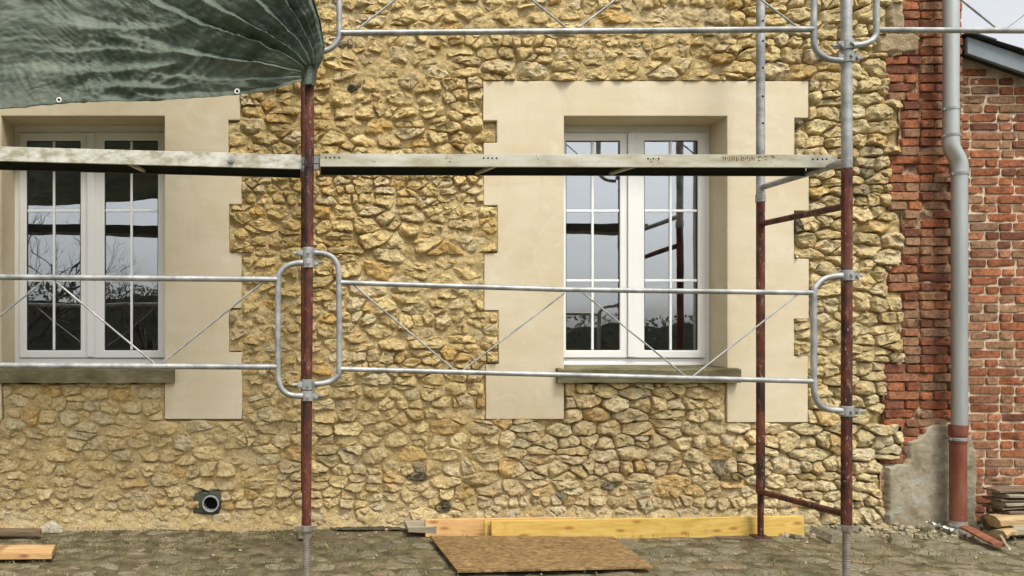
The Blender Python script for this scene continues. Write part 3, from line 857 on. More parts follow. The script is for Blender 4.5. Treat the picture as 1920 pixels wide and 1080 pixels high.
# ------------------------------------------------------------------ downpipe
dpY = -.14; dd = D0 + dpY
dp = thing('downpipe', (4.75, dpY, 0), 'grey zinc downpipe with an offset bend above a red painted foot', 'downpipe')
xA, xB = wx(1783, dd), wx(1799, dd)
rp = .0485
def lathe(mb, x, y, prof, n=24):
    prof = [(z_ - i_ * 1e-5 * (1 if prof[0][0] > prof[-1][0] else -1), r_) for i_, (z_, r_) in enumerate(prof)]
    mb.tube([(x, y, z) for z, r in prof], [r for z, r in prof], n)
    return mb
m_ = MB(); lathe(m_, xA, dpY, [(4.3, rp), (2.84, rp)]); m_.build('upper_pipe', M['zinc_pipe'], dp, smooth=40)
b_ = MB(); pts = curve_pts([(xA, dpY, 2.86), (xA, dpY, 2.80), (xA + .012, dpY, 2.755), (xB - .012, dpY, 2.685), (xB, dpY, 2.63), (xB, dpY, 2.58)], 5)
b_.tube(pts, rp + .003, 24); b_.build('offset_bend', M['zinc_pipe'], dp, smooth=40)
m_ = MB(); lathe(m_, xB, dpY, [(2.60, rp), (.745, rp)]); m_.build('lower_pipe', M['zinc_pipe'], dp, smooth=40)
xR = xB - .01
m_ = MB(); lathe(m_, xR, dpY, [(.765, .044), (.765, .055), (.735, .057), (.69, .057), (.683, .052), (.66, .052), (.655, .056), (.64, .056), (.635, .0505), (.06, .050)]); m_.build('red_foot_pipe', M['terracotta'], dp, smooth=30)
m_ = MB(); lathe(m_, xR, dpY, [(.07, .0535), (.05, .056), (-.03, .054)]); m_.build('foot_socket', M['concrete_foot'], dp, smooth=40)
for (x, zc, r) in ((xA, wz(205, dd), rp + .004), (xA, wz(255, dd), rp + .006), (xB, wz(326, dd), rp + .006), (xR, wz(823, dd), .0585), (xR, wz(984, dd), .058)):
    c_ = MB(); lathe(c_, x, dpY, [(zc + .011, r - .004), (zc + .009, r), (zc - .009, r), (zc - .011, r - .004)])
    c_.box((x - r - .008, dpY - .012, zc - .009), (x - r + .004, dpY + .012, zc + .009))
    c_.tube([(x, dpY + r, zc), (x, .01, zc)], .005, 6)
    c_.build('pipe_clamp', M['zinc'], dp, smooth=35)

# ------------------------------------------------------------------ scaffold
ZN, ZF = 4.20, 5.15                       # depths of the outer and inner standards
def Pn(px, py): return P(px, py, ZN)
RT = .0275
def jack(parent, x, y, ztop, lean=0):
    j = MB(); prof = []
    z0 = .012; n = int((ztop - z0) / .013)
    for i in range(n):
        z = z0 + i * .013
        prof += [(z, .0175), (z + .005, .0205), (z + .008, .0205), (z + .0129, .0175)]
    lathe(j, x, y, prof, 14)
    jo = j.build('base_jack', M['jack'], parent, smooth=35)
    p_ = MB(); p_.box((x - .07, y - .07, .002), (x + .07, y + .07, .010)); p_.build('base_plate', M['jack'], jo)
    n_ = MB(); lathe(n_, x, y, [(ztop - .035, .03), (ztop - .033, .034), (ztop - .004, .034), (ztop - .002, .03)], 8)
    n_.box((x - .062, y - .008, ztop - .028), (x - .03, y + .008, ztop - .010)); n_.box((x + .03, y - .008, ztop - .028), (x + .062, y + .008, ztop - .010))
    n_.build('jack_nut', M['jack'], jo, smooth=30)
def standard(parent, p, q, m, r=RT):
    t = MB(); t.tube([p, q], r, 20); return t.build('standard', m, parent, smooth=40)
def rung(parent, p, q, m, r=.02):
    t = MB(); t.tube([p, q], r, 16); return t.build('rung', m, parent, smooth=40)
yN, yF = ZN - D0, ZF - D0
xRn, xRf = wx(1587, ZN), wx(1426, ZF)
xLn, xLf = wx(579, ZN), wx(571.5, ZF)
ZJ = .315; ZS = 2.345; ZU = 4.45
# lower red frames
fr = thing('scaffolding', (xRn, yN, 0), 'red scaffold frame in front of the right window with rungs and screw jacks', 'scaffolding', 'red lower scaffold frames')
standard(fr, (xRn, yN, ZJ), (xRn + .003, yN, ZS), M['redsteel']); standard(fr, (xRf, yF, ZJ), (xRf, yF, ZS), M['redsteel'])
for zn_, zf_ in ((wz(965, ZN), wz(922, ZF)), (wz(386, ZN), wz(420, ZF))):
    rung(fr, (xRn, yN, zn_), (xRf, yF, zf_), M['redsteel'])
jack(fr, xRn, yN, ZJ + .01)
inner = MB(); inner.tube([(xRf, yF, .012), (xRf, yF, ZJ + .01)], .020, 16); inner.box((xRf - .05, yF - .05, .006), (xRf + .05, yF + .05, .014)); inner.build('inner_foot', M['redsteel'], fr, smooth=40)
fl = thing('scaffolding', (xLn, yN, 0), 'red scaffold frame standing between the two windows with its screw jack', 'scaffolding', 'red lower scaffold frames')
standard(fl, (xLn - .014, yN, ZJ), (xLn + .002, yN, ZS), M['redsteel']); standard(fl, (xLf, yF, ZJ), (xLf, yF, ZS), M['redsteel'])
for zz in (.345, 2.165): rung(fl, (xLn - .006, yN, zz), (xLf, yF, zz), M['redsteel'])
jack(fl, xLn - .014, yN, ZJ + .01)
inner = MB(); inner.tube([(xLf, yF, .012), (xLf, yF, ZJ + .01)], .020, 16); inner.box((xLf - .045, yF - .045, .006), (xLf + .045, yF + .045, .014)); inner.build('inner_foot', M['jack'], fl, smooth=40)
# upper frames
fu = thing('scaffolding', (xRn, yN, ZS), 'bare galvanised scaffold frame stacked on top of the red right frame', 'scaffolding', 'upper scaffold frames')
standard(fu, (xRn + .003, yN, ZS + .002), (xRn - .004, yN, ZU), M['zinc']); standard(fu, (xRf, yF, ZS + .002), (xRf, yF, ZU), M['zinc'])
for zn_, zf_ in ((wz(303, ZN), wz(352, ZF)),): rung(fu, (xRn, yN, zn_), (xRf, yF, zf_), M['zinc'])
rung(fu, (xRn, yN, 4.35), (xRf, yF, 4.35), M['zinc'])
for (x, y) in ((xRn + .003, yN), (xRf, yF)):
    c_ = MB(); lathe(c_, x, y, [(ZS + .05, RT + .001), (ZS + .045, RT + .005), (ZS - .005, RT + .005), (ZS - .01, RT + .001)], 18)
    if y == yF: c_.build('spigot_collar', M['zinc'], fu, smooth=35)
h_ = MB()
for pxh, pyh in ((1427, 42), (1427, 80), (1427, 130), (1428, 183), (1428, 233)):
    z = wz(pyh, ZF); h_.tube([(xRf, yF - RT - .0008, z), (xRf, yF - RT + .004, z)], .0075, 10)
h_.build('pin_hole', M['black'], fu)
fv = thing('scaffolding', (xLn, yN, ZS), 'upper red scaffold frame with its head under the gathered green tarpaulin', 'scaffolding', 'upper scaffold frames')
standard(fv, (xLn + .002, yN, ZS + .002), (xLn + .010, yN, ZU), M['redsteel']); standard(fv, (xLf, yF, ZS + .002), (xLf, yF, ZU), M['redsteel'])
rung(fv, (xLn, yN, wz(303, ZN)), (xLf, yF, wz(352, ZF)), M['redsteel'])

# guardrail frames
GD = ZN - .03
def G(px, py): return P(px, py, GD)
RG = .0165
def clamp(parent, px, py, side):
    c = Pn(px, py); r = RT + .008
    m_ = MB(); lathe(m_, c.x, c.y, [(c.z + .03, RT + .002), (c.z + .027, r), (c.z - .027, r), (c.z - .03, RT + .002)], 16)
    for s in (-1, 1):
        m_.box((c.x + s * r - .022 * (s < 0) * 1 - (0 if s < 0 else .006), c.y - .018, c.z - .017), (c.x + s * r + .022 * (s > 0) + (.006 if s < 0 else 0), c.y + .012, c.z + .017))
    m_.tube([(c.x + side * (r + .012), c.y - .03, c.z - .004), (c.x + side * (r + .012), c.y + .03, c.z - .004)], .011, 6)
    m_.tube([(c.x, c.y - r - .012, c.z), (c.x, c.y - r + .004, c.z)], .010, 6)
    m_.tube([(c.x + side * r, c.y, c.z), (c.x + side * (r + .05), c.y, c.z - .002)], .008, 8)
    cl = m_.build('clamp', M['zinc'], parent, smooth=30)
def gtube(parent, name, pts, r=RG, curved=False, m='zinc'):
    pts = [G(*p) for p in pts]
    if curved: pts = curve_pts(pts, 4)
    t = MB(); t.tube(pts, r, 14); return t.build(name, M[m], parent, smooth=40)
def gthing(px, py, label):
    return thing('guardrail', G(px, py), label, 'guardrail', 'galvanised guardrail frames')
ga = gthing(260, 690, 'galvanised guardrail across the left window, its rounded end clamped to the red post')
gtube(ga, 'end_post', [(568, 493), (552, 494), (536, 500), (526, 511), (522, 528), (521, 600), (521, 690), (522, 712), (528, 729), (540, 739), (555, 742), (568, 742)], RG, True)
gtube(ga, 'rail', [(-420, 516), (523, 524)]); gtube(ga, 'rail', [(-420, 683), (521, 688)])
gtube(ga, 'end_post', [(-420, 500), (-420, 700)])
for p, q in (((492, 530), (303, 682)), ((290, 682), (103, 527)), ((82, 527), (-110, 680)), ((-122, 680), (-310, 524))): gtube(ga, 'brace', [p, q], .0055)
clamp(ga, 578, 493, 1); clamp(ga, 577, 742, 1)
gb = gthing(1080, 705, 'galvanised guardrail spanning mid height between the two red frames below the deck')
gtube(gb, 'end_post', [(590, 474), (608, 476), (622, 482), (631, 493), (635, 512), (636, 600), (636, 692), (632, 706), (620, 715), (604, 719), (590, 720)], RG, True)
gtube(gb, 'end_post', [(1578, 517), (1558, 519), (1542, 525), (1531, 536), (1526, 552), (1526, 640), (1526, 716), (1528, 741), (1536, 758), (1550, 767), (1578, 770)], RG, True)
gtube(gb, 'rail', [(637, 530), (1060, 543), (1526, 549)], .0145); gtube(gb, 'rail', [(637, 692), (1060, 703), (1526, 715)], .0145)
for p, q in (((660, 532), (852, 694)), ((868, 694), (1058, 550)), ((1094, 550), (1286, 706)), ((1296, 708), (1496, 552))): gtube(gb, 'brace', [p, q], .0048)
clamp(gb, 578, 474, -1); clamp(gb, 577, 721, -1); clamp(gb, 1588, 517, 1); clamp(gb, 1588, 771, 1)
gc = gthing(1080, 60, 'galvanised guardrail running above the right window at the top edge')
gtube(gc, 'end_post', [(636, -110), (636, 0), (636, 62), (633, 76), (624, 88), (611, 95), (592, 99)], RG, True)
gtube(gc, 'end_post', [(1526, -110), (1526, 0), (1526, 72), (1529, 90), (1538, 103), (1553, 111), (1578, 114)], RG, True)
gtube(gc, 'rail', [(637, 62), (1526, 55)]); gtube(gc, 'rail', [(637, -100), (1526, -106)])
for p, q in (((670, 55), (865, -98)), ((1062, 52), (876, -98)), ((1085, 52), (1285, -100)), ((1492, 49), (1296, -100))): gtube(gc, 'brace', [p, q], .0055)
clamp(gc, 579, 100, 1); clamp(gc, 1588, 109, 1)
gd = gthing(2000, 60, 'galvanised guardrail passing in front of the downpipe towards the sky')
gtube(gd, 'end_post', [(1643, -110), (1643, 0), (1643, 56), (1639, 71), (1628, 80), (1614, 84), (1598, 86)], RG, True)
gtube(gd, 'rail', [(1644, 56), (2500, 61)], .0155); gtube(gd, 'rail', [(1644, -104), (2500, -106)], .0155)
gtube(gd, 'end_post', [(2500, -106), (2500, 61)])
for p, q in (((1866, 51), (1680, -98)), ((1884, 54), (2085, -98))): gtube(gd, 'brace', [p, q], .0055)
clamp(gd, 1588, 85, -1)

# decks
def deck(label, p_r, p_l, m, depth0, wd, ribs, face_h):
    """p_r, p_l: top front corners"""
    a, b = Vector(p_l), Vector(p_r)
    root = thing('scaffold_deck', (a + b) / 2 - Vector((0, -wd / 2, face_h)), label, 'scaffold deck', 'steel decks of the scaffold')
    back = Vector((0, 1, 0)); h = Vector((0, 0, -face_h))
    def prism(prof, name, mt):
        V = [e + back * y_ + Vector((0, 0, z_)) for e in (a, b) for y_, z_ in prof]; k_ = len(prof)
        mb = MB(); mb.add(V, [(j, (j + 1) % k_, k_ + (j + 1) % k_, k_ + j) for j in range(k_)] + [tuple(reversed(range(k_))), tuple(k_ + j for j in range(k_))])
        o_ = mb.build(name, mt, root); bm = bmesh.new(); bm.from_mesh(o_.data); bmesh.ops.recalc_face_normals(bm, faces=bm.faces[:]); bm.to_mesh(o_.data); bm.free()
        return bevel(o_, .0015)
    fh = face_h
    prism([(0, 0), (.004, 0), (.004, -fh + .004), (.016, -fh + .004), (.016, -fh), (0, -fh)], 'side_beam', m)
    prism([(wd, 0), (wd - .004, 0), (wd - .004, -fh + .004), (wd - .016, -fh + .004), (wd - .016, -fh), (wd, -fh)], 'side_beam', M['deck_under_shade'])  # rear beam, its shaded inner face painted dark
    prism([(.0045, -.003), (wd - .0045, -.003), (wd - .0045, -.024), (.0045, -.024)], 'deck_plate', M['deck_under_shade'])
    i0 = back * .018; i1 = back * (wd - .018); h = Vector((0, 0, -face_h))
    for f_, sk in ribs:
        c = a.lerp(b, f_)
        mb = MB(); mb.bar(c + i0 + h * .86, c + i1 + h * .86 + Vector((sk, 0, 0)), .022, .014); mb.build('cross_rib', m, root)
    for e, s in ((a, -1), (b, 1)):
        mb = MB()
        for off in (.02, wd - .05):
            mb.box(e + back * off + Vector((min(0, s * .045) , 0, -.05)), e + back * (off + .03) + Vector((max(0, s * .045), 0, -.008)))
        mb.box(e + back * .018 + Vector((-.006 if s > 0 else .003, 0, -face_h + .004)), e + back * (wd - .018) + Vector((-.003 if s > 0 else .006, 0, -.028)))
        mb.build('end_hook', M['zinc'], root)
    return root, a, b
DZ = 4.36
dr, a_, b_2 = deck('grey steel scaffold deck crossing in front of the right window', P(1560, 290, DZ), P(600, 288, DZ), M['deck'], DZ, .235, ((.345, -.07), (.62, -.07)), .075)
hm = MB()
for px_, py_ in ((611, 294), (619, 294), (627, 294), (636, 294), (907, 295), (915, 295), (923, 295), (931, 295), (1215, 296), (1225, 296), (1235, 296), (1524, 297), (1533, 297), (1542, 297), (1550, 297)):
    p_ = P(px_, py_ + 1.5, DZ); hm.tube([(p_.x, p_.y - .0012, p_.z), (p_.x, p_.y + .006, p_.z)], .0055, 8)
hm.build('rivet_hole', M['black'], dr)
mk = MB(); r9 = random.Random(9); yq = DZ - D0 - .0015      # rust brown stencil marks and scabs on the face
def mark(px_, py_, w_, h_): mk.box((wx(px_, DZ), yq, wz(py_ + h_, DZ)), (wx(px_ + w_, DZ), yq + .003, wz(py_, DZ)))
for i in range(15):
    x_ = 1355 + i * 4.2 + r9.uniform(-1, 1); h_ = r9.uniform(3, 8); mark(x_, 293 + r9.uniform(0, 8 - h_), r9.uniform(1, 2), h_)
    if i % 3 == 0: mark(x_ - 1, 300.4, r9.uniform(2, 5), 1.2)
for i in range(26):
    x_ = r9.choice([1425, 1430, 1436, 1445, 700, 1010, 1218, 1228, 840]) + r9.uniform(-5, 5); mark(x_, r9.uniform(291, 304), r9.uniform(1, 4), r9.uniform(.8, 2.4))
mk.build('rust_mark', mk_simple('rust_stain', [(.35, (.10, .045, .02, 1)), (.6, (.24, .13, .06, 1))], 60, .9, bump=.1), dr)
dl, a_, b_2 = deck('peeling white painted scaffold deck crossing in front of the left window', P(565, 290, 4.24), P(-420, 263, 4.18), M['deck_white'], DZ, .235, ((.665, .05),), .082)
p_ = P(433, 299, 4.225); bt = MB(); bt.tube([(p_.x, p_.y - .008, p_.z), (p_.x, p_.y + .004, p_.z)], .017, 16); bt.tube([(p_.x, p_.y - .014, p_.z), (p_.x, p_.y - .007, p_.z)], .007, 8); bt.build('rivet', M['zinc'], dl)

# ------------------------------------------------------------------ tarpaulin
TD = ZN - .07
gx, gy = 585, 140
hem = [(0, 566, 154), (50, 524, 166), (140, 445, 179), (280, 310, 189), (400, 190, 194), (480, 115, 198), (600, 0, 207), (800, -200, 216), (1100, -500, 226)]
edge = [(0, 596, 133), (25, 606, 113), (60, 609, 92), (110, 602, 45), (150, 588, 0), (230, 560, -75), (330, 525, -170), (600, 500, -330), (1100, 490, -420)]
def lerp_tab(tab, q):
    for (a, b) in zip(tab, tab[1:]):
        if q <= b[0]:
            t = (q - a[0]) / (b[0] - a[0]); return a[1] + (b[1] - a[1]) * t, a[2] + (b[2] - a[2]) * t
    return tab[-1][1:]
NR, NS = 400, 340
tv = []; tt = thing('tarpaulin', G(200, 200), 'crinkled green tarpaulin gathered and tied to the red post above the left window', 'tarpaulin')
CREASE = [(.10, 1.4, 9, .020, 3), (-.14, 2.0, 14, .016, 5), (.55, 2.2, 13, .014, 7), (1.5, 2.4, 13, .010, 9), (-.6, 2.4, 14, .011, 11), (.05, 5, 26, .007, 13), (.9, 7, 27, .006, 15), (-1.1, 7, 25, .006, 17), (.35, 10, 42, .004, 19), (1.35, 10, 40, .0035, 21), (-.5, 10, 42, .0035, 23)]
for i in range(NR + 1):
    q = 1100 * (i / NR) ** 1.25
    hx, hy = lerp_tab(hem, q); ex, ey = lerp_tab(edge, q)
    ah = math.atan2(-(hy - gy), hx - gx); ae = math.atan2(-(ey - gy), ex - gx)
    if ah < 0: ah += 2 * math.pi
    rh = math.hypot(hx - gx, hy - gy); re = math.hypot(ex - gx, ey - gy)
    for k in range(NS + 1):
        s = k / NS
        an = ah + (ae - ah) * s; rr = rh + (re - rh) * s ** .8
        px = gx + rr * math.cos(an); py = gy - rr * math.sin(an)
        rw = rr / F * TD
        # pleats running out of the tie
        fan = max(0, min(1, (s - .10) / .25))
        ss = s + .026 * mn.noise((rw * 2.2, s * 3, 1)) + .008 * mn.noise((rw * 8, s * 9, 4))
        ph = ss * 7.3 + .5 * mn.noise((ss * 7, .3, 2))
        tri = ph % 1.0
        wv = (tri / .68 if tri < .68 else (1 - tri) / .32)
        ph2 = ss * 19 + .8 * mn.noise((ss * 9, rw * .8, 7)); wv2 = abs((ph2 % 1) * 2 - 1)
        amp = min(1, rw / .32) * math.exp(-max(0, rw - .45) / .75) * (.25 + .75 * fan)
        y = -.095 * amp * wv - .007 * amp * wv2
        # horizontal drape folds toward the hem, crinkles everywhere
        P0 = Vector((px / 330, py / 330, 0))
        hemf = math.exp(-s * 5)
        y += -.016 * mn.noise((P0.x * 2.2, P0.y * 10 + P0.x * 1.2, 3)) * min(1, rw / .3)
        cr = min(1, rw / .25)
        wxp = P0.x + .10 * mn.noise((P0.x * 2, P0.y * 2, 31)); wyp = P0.y + .10 * mn.noise((P0.x * 2, P0.y * 2, 37))
        for (an_, fa, fn, am, sd_) in CREASE:
            u_ = wxp * math.cos(an_) - wyp * math.sin(an_); v_ = wxp * math.sin(an_) + wyp * math.cos(an_)
            nn = abs(mn.noise((u_ * fa, v_ * fn, sd_)))
            msk = smooth01(-.25, .35, mn.noise((wxp * 1.6, wyp * 1.6, sd_ + 50)))
            y += am * (nn - .25) * 2 * msk * cr * (1.1 - .15 * fan * math.exp(-rw / .9))
        y += -.03 * mn.noise((P0.x * 1.1, P0.y * 1.3, 17)) * cr
        y += -.03 * math.exp(-((rw - .1) / .1) ** 2)
        p = P(px, py, TD + .20 * (1 - smooth01(280, 540, px)))
        tv.append((p.x, p.y + y, p.z + .002 * mn.noise((P0.x * 20, 1, 1))))
tf = []
for i in range(NR):
    for k in range(NS):
        a = i * (NS + 1) + k; tf.append((a, a + NS + 1, a + NS + 2, a + 1))
n0 = len(tv); NA, NB = 26, 14       # the skirt below the tie, wrapped round the post
for i in range(NA + 1):
    for k in range(NB + 1):
        u = i / NA; v_ = k / NB
        xl, xr = 566 - 3 * v_, 597 - 6 * v_
        xl += 5 * (1 - v_) ** 2; px = xl + (xr - xl) * u; py = 114 + 45 * v_ + 4 * (1 - u) * v_
        bul = math.sin(math.pi * (.08 + .84 * u))
        y = .055 - .072 * bul - .008 * abs(math.sin(9 * u + 2 * v_)) * (1 - .3 * v_)
        p = P(px, py, TD); tv.append((p.x, p.y + y, p.z))
for i in range(NA):
    for k in range(NB):
        a = n0 + i * (NB + 1) + k; tf.append((a, a + 1, a + NB + 2, a + NB + 1))
mb = MB(); mb.add(tv, tf); ts = mb.build('sheet', M['tarp'], tt, smooth=80)
sd = ts.modifiers.new('thick', 'SOLIDIFY'); sd.thickness = .002
def tarp_y(px, py):
    q = P(px, py, TD + .20 * (1 - smooth01(280, 540, px))); best = min(tv, key=lambda v: (v[0] - q.x) ** 2 + (v[2] - q.z) ** 2); return best[1]
for px, py in ((115, 192), (445, 173), (-215, 208)):
    q = P(px, py, TD + .20 * (1 - smooth01(280, 540, px))); y = tarp_y(px, py)
    m_ = MB(); n = 18; rr, r0 = .012, .0042
    pts = [(q.x + rr * math.cos(2 * math.pi * i / n), y - .013, q.z + rr * math.sin(2 * math.pi * i / n)) for i in range(n + 1)]
    m_.tube(pts, r0, 8, cap=False)
    e = m_.build('eyelet', M['eyelet'], tt, smooth=60)
    m_ = MB(); m_.tube([(q.x, y - .013, q.z), (q.x, y + .001, q.z)], rr - .002, 12); m_.build('eyelet_hole', M['black'], e)
# ------------------------------------------------------------------ ground and paving
gmb = MB(); gmb.box((-150, -200, -.6), (150, 40, -.03)); go = gmb.build('ground', M['meadow']); tag(go, kind='structure')
def ground_z(x, y):
    return -.012 + .010 * mn.noise((x * 1.3, y * 1.3, 0)) + .007 * mn.noise((x * 6, y * 6, 2))
V = []; Fc = []; nx, ny = 300, 100
for i in range(nx + 1):
    for j in range(ny + 1):
        x = -3.2 + 9.8 * i / nx; y = -2.2 + 2.25 * j / ny
        V.append((x, y, ground_z(x, y)))
for i in range(nx):
    for j in range(ny):
        a = i * (ny + 1) + j; Fc.append((a, a + ny + 1, a + ny + 2, a + 1))
mb = MB(); mb.add(V, Fc); pav = mb.build('paving', M['soil'], smooth=60); tag(pav, kind='structure')
seeds2 = []
y = -.10; r = 0
while y > -2.0:
    h = rng.uniform(.11, .19); x = -2.9 + (r % 2) * .09
    while x < 6.2:
        wd_ = rng.uniform(.14, .38); seeds2.append((x + wd_ / 2, y - h / 2 + rng.uniform(-.015, .015))); x += wd_
    y -= h; r += 1
pc = cells(seeds2, .7, (-2.9, -2.0, 6.2, -.08))
pst = []
for i, (s, p) in enumerate(zip(seeds2, pc)):
    if p and area(p) > .002:
        d = s[1] + D0; px = CX + s[0] * F / d; py = CY + EYE * F / d
        inv = -40 < px < 1960 and py < 1100
        pst.append((inv, area(p), i, p, px, py))
pst.sort(key=lambda t: (not t[0], -t[1]))
prest = MB()
PT = [(.25, .21, .13), (.31, .26, .165), (.21, .185, .11), (.33, .25, .145), (.27, .25, .165), (.37, .32, .215), (.30, .175, .09)]
for k, (inv, A, i, p, px, py) in enumerate(pst):
    r_ = random.Random(i + 400)
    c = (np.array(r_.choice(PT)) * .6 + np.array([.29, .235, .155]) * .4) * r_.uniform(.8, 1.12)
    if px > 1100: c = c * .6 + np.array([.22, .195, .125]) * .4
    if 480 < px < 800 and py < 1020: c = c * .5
    mapf = lambda x, yy, z: (x, z, ground_z(x, z) - yy - .006)
    mb = MB() if k < 300 else prest
    rise = r_.uniform(.005, .011) if px < 1000 else r_.uniform(.007, .018)
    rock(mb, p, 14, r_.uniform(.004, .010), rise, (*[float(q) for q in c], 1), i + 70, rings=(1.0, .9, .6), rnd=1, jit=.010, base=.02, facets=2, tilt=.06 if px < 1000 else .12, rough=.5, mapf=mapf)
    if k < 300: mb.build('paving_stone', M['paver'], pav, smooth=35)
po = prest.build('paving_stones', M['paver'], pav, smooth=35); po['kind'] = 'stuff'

# sandy droppings along the foot of the wall
V = []; Fc = []; nx, ny = 260, 12
for i in range(nx + 1):
    for j in range(ny + 1):
        x = -2.6 + 6.95 * i / nx; t = j / ny
        wd_ = .10 + .06 * mn.noise((x * 1.4, 0, 5)) + .03 * mn.noise((x * 6, 0, 5))
        px = pxof(x, 0)[0]
        if px < 470: wd_ += .05
        y = .02 - wd_ * t
        V.append((x, y, ground_z(x, y) - .012 + (.055 + .03 * mn.noise((x * 3, y * 3, 1))) * (1 - t) ** 1.5 + .010 * mn.noise((x * 25, y * 25, 1)) + .004))
for i in range(nx):
    for j in range(ny):
        a = i * (ny + 1) + j; Fc.append((a, a + 1, a + ny + 2, a + ny + 1))
mb = MB(); mb.add(V, Fc); so_ = mb.build('sand', M['sandfoot'], smooth=60); tag(so_, kind='stuff')

# loose chips, straw and moss
def chips(name, n, region, smin, smax, m, seed, dens=None):
    r_ = random.Random(seed); mb = MB(); c = 0
    while c < n:
        x = r_.uniform(region[0], region[1]); y = r_.uniform(region[2], region[3])
        if dens and r_.random() > dens(x, y): continue
        c += 1
        s = r_.uniform(smin, smax) * (r_.random() ** .7 + .25)
        z = ground_z(x, y) + s * .25 + .008
        pts = []
        for k in range(6):
            a = k * math.pi / 3 + r_.uniform(-.4, .4); q = s * r_.uniform(.5, 1)
            pts.append((q * math.cos(a), q * .65 * math.sin(a)))
        rot = Matrix.Rotation(r_.uniform(0, 6.28), 3, 'Z') @ Matrix.Rotation(r_.uniform(-.5, .5), 3, 'X')
        top = [rot @ Vector((a * .7, b * .7, s * .35)) for a, b in pts]; bot = [rot @ Vector((a, b, -s * .25)) for a, b in pts]
        base = Vector((x, y, z))
        mb.add([base + v for v in bot + top], [tuple(range(6, 12))] + [(k, (k + 1) % 6, 6 + (k + 1) % 6, 6 + k) for k in range(6)])
    o = mb.build(name, m); tag(o, kind='stuff'); return o
chips('pale_chips', 260, (-2.4, 5.4, -1.3, -.02), .004, .016, M['flake'], 3, lambda x, y: .25 + .75 * (y > -.22) + .3 * (x > 4))
chips('mortar_droppings', 170, (-2.4, 4.3, -.30, -.03), .008, .028, M['sandfoot'], 4, lambda x, y: .15 + .85 * (y > -.16))
chips('gravel', 700, (4.75, 6.0, -.9, -.12), .008, .026, M['flake'], 5, lambda x, y: 1 if (x > 5.0 - (y + .5) * .6) else .15)
chips('stone_rubble', 260, (3.3, 4.9, -.34, -.03), .015, .045, mk_simple('broken_stone', [(.3, (.20, .17, .09, 1)), (.7, (.42, .36, .24, 1))], 15, .95, bump=.6), 6)
def blades(name, n, region, L, m, seed, flat, dens=None):
    r_ = random.Random(seed); mb = MB(); c = 0
    while c < n:
        x = r_.uniform(region[0], region[1]); y = r_.uniform(region[2], region[3])
        if dens and r_.random() > dens(x, y): continue
        c += 1
        a = r_.uniform(0, 6.28); l = L * r_.uniform(.4, 1); z = ground_z(x, y) + .012
        d = Vector((math.cos(a), math.sin(a), r_.uniform(0, flat))).normalized() * l
        s = Vector((-math.sin(a), math.cos(a), 0)) * .0022
        p = Vector((x, y, z)); md = p + d * .55 + Vector((0, 0, .012)); e = p + d
        mb.add([p - s, p + s, md + s * .8, md - s * .8, e], [(0, 1, 2, 3), (3, 2, 4)])
    o = mb.build(name, m); tag(o, kind='stuff'); return o
dn = lambda x, y: max(0.03, min(1, .5 + 1.4 * mn.noise((x * 1.7, y * 3, 2)))) * (1 if x < .4 else .5)
blades('dry_grass', 450, (-2.4, 5.4, -1.5, -.12), .06, M['straw'], 8, .35, dn)
blades('moss', 3000, (-2.4, 5.4, -1.5, -.10), .022, M['moss'], 9, 1.4, dn)

# ------------------------------------------------------------------ boards and debris
def board(name, label, cat, px0, px1, da, db, h, th, m, lean=.06, group=None, bev=.003):
    """board on edge, leaning back a little, running from depth da to db"""
    A = Vector((wx(px0, da), da - D0)); B = Vector((wx(px1, db), db - D0)); u = (B - A).normalized(); nrm = Vector((-u.y, u.x))
    zb = -.008; mb = MB(); n = 16; V = []; Fc = []
    for i in range(n + 1):
        p = A.lerp(B, i / n); wob = .003 * mn.noise((p.x * 2, da, 0))
        for (yy, zz) in ((0, 0), (0, h), (th, h), (th, 0)):
            q = p + nrm * (yy + zz * lean + wob); V.append((q.x, q.y, zb + zz + wob))
    for i in range(n):
        for j in range(4): Fc.append((i * 4 + j, i * 4 + (j + 1) % 4, i * 4 + 4 + (j + 1) % 4, i * 4 + 4 + j))
    Fc += [(3, 2, 1, 0), tuple(n * 4 + j for j in range(4))]
    mb.add(V, Fc)
    o = mb.build(name, m); tag(o, label, cat, group); bevel(o, bev)
    return o
board('plank', 'long yellow shuttering plank on edge against the wall foot', 'plank', 922, 1509, 5.085, 5.235, .138, .027, M['pine_yellow'])
board('plank', 'plain orange pine plank half hidden behind the yellow ones', 'plank', 798, 1090, 5.20, 5.26, .122, .024, M['pine_orange'])
board('plank', 'yellow plank sandwiched behind the long yellow plank, only its end showing', 'plank', 909, 1330, 5.135, 5.235, .128, .022, M['pine_yellow'])
# OSB sheet lying on the ground
def gpt(px, py, z=0.03):
    d = (EYE - z) * F / (py - CY); return P(px, py, d)
q = [gpt(806, 1004), gpt(1150, 1006), gpt(1224, 1062), gpt(858, 1070)]
mb = MB(); V = [Vector(p) for p in q] + [Vector(p) - Vector((0, 0, .014)) for p in q]
mb.add(V, [(3, 2, 1, 0), (4, 5, 6, 7), (0, 1, 5, 4), (1, 2, 6, 5), (2, 3, 7, 6), (3, 0, 4, 7)])
ob = mb.build('chipboard_sheet', M['osb']); tag(ob, 'brown chipboard sheet lying flat on the paving before the planks', 'board'); bevel(ob, .002)
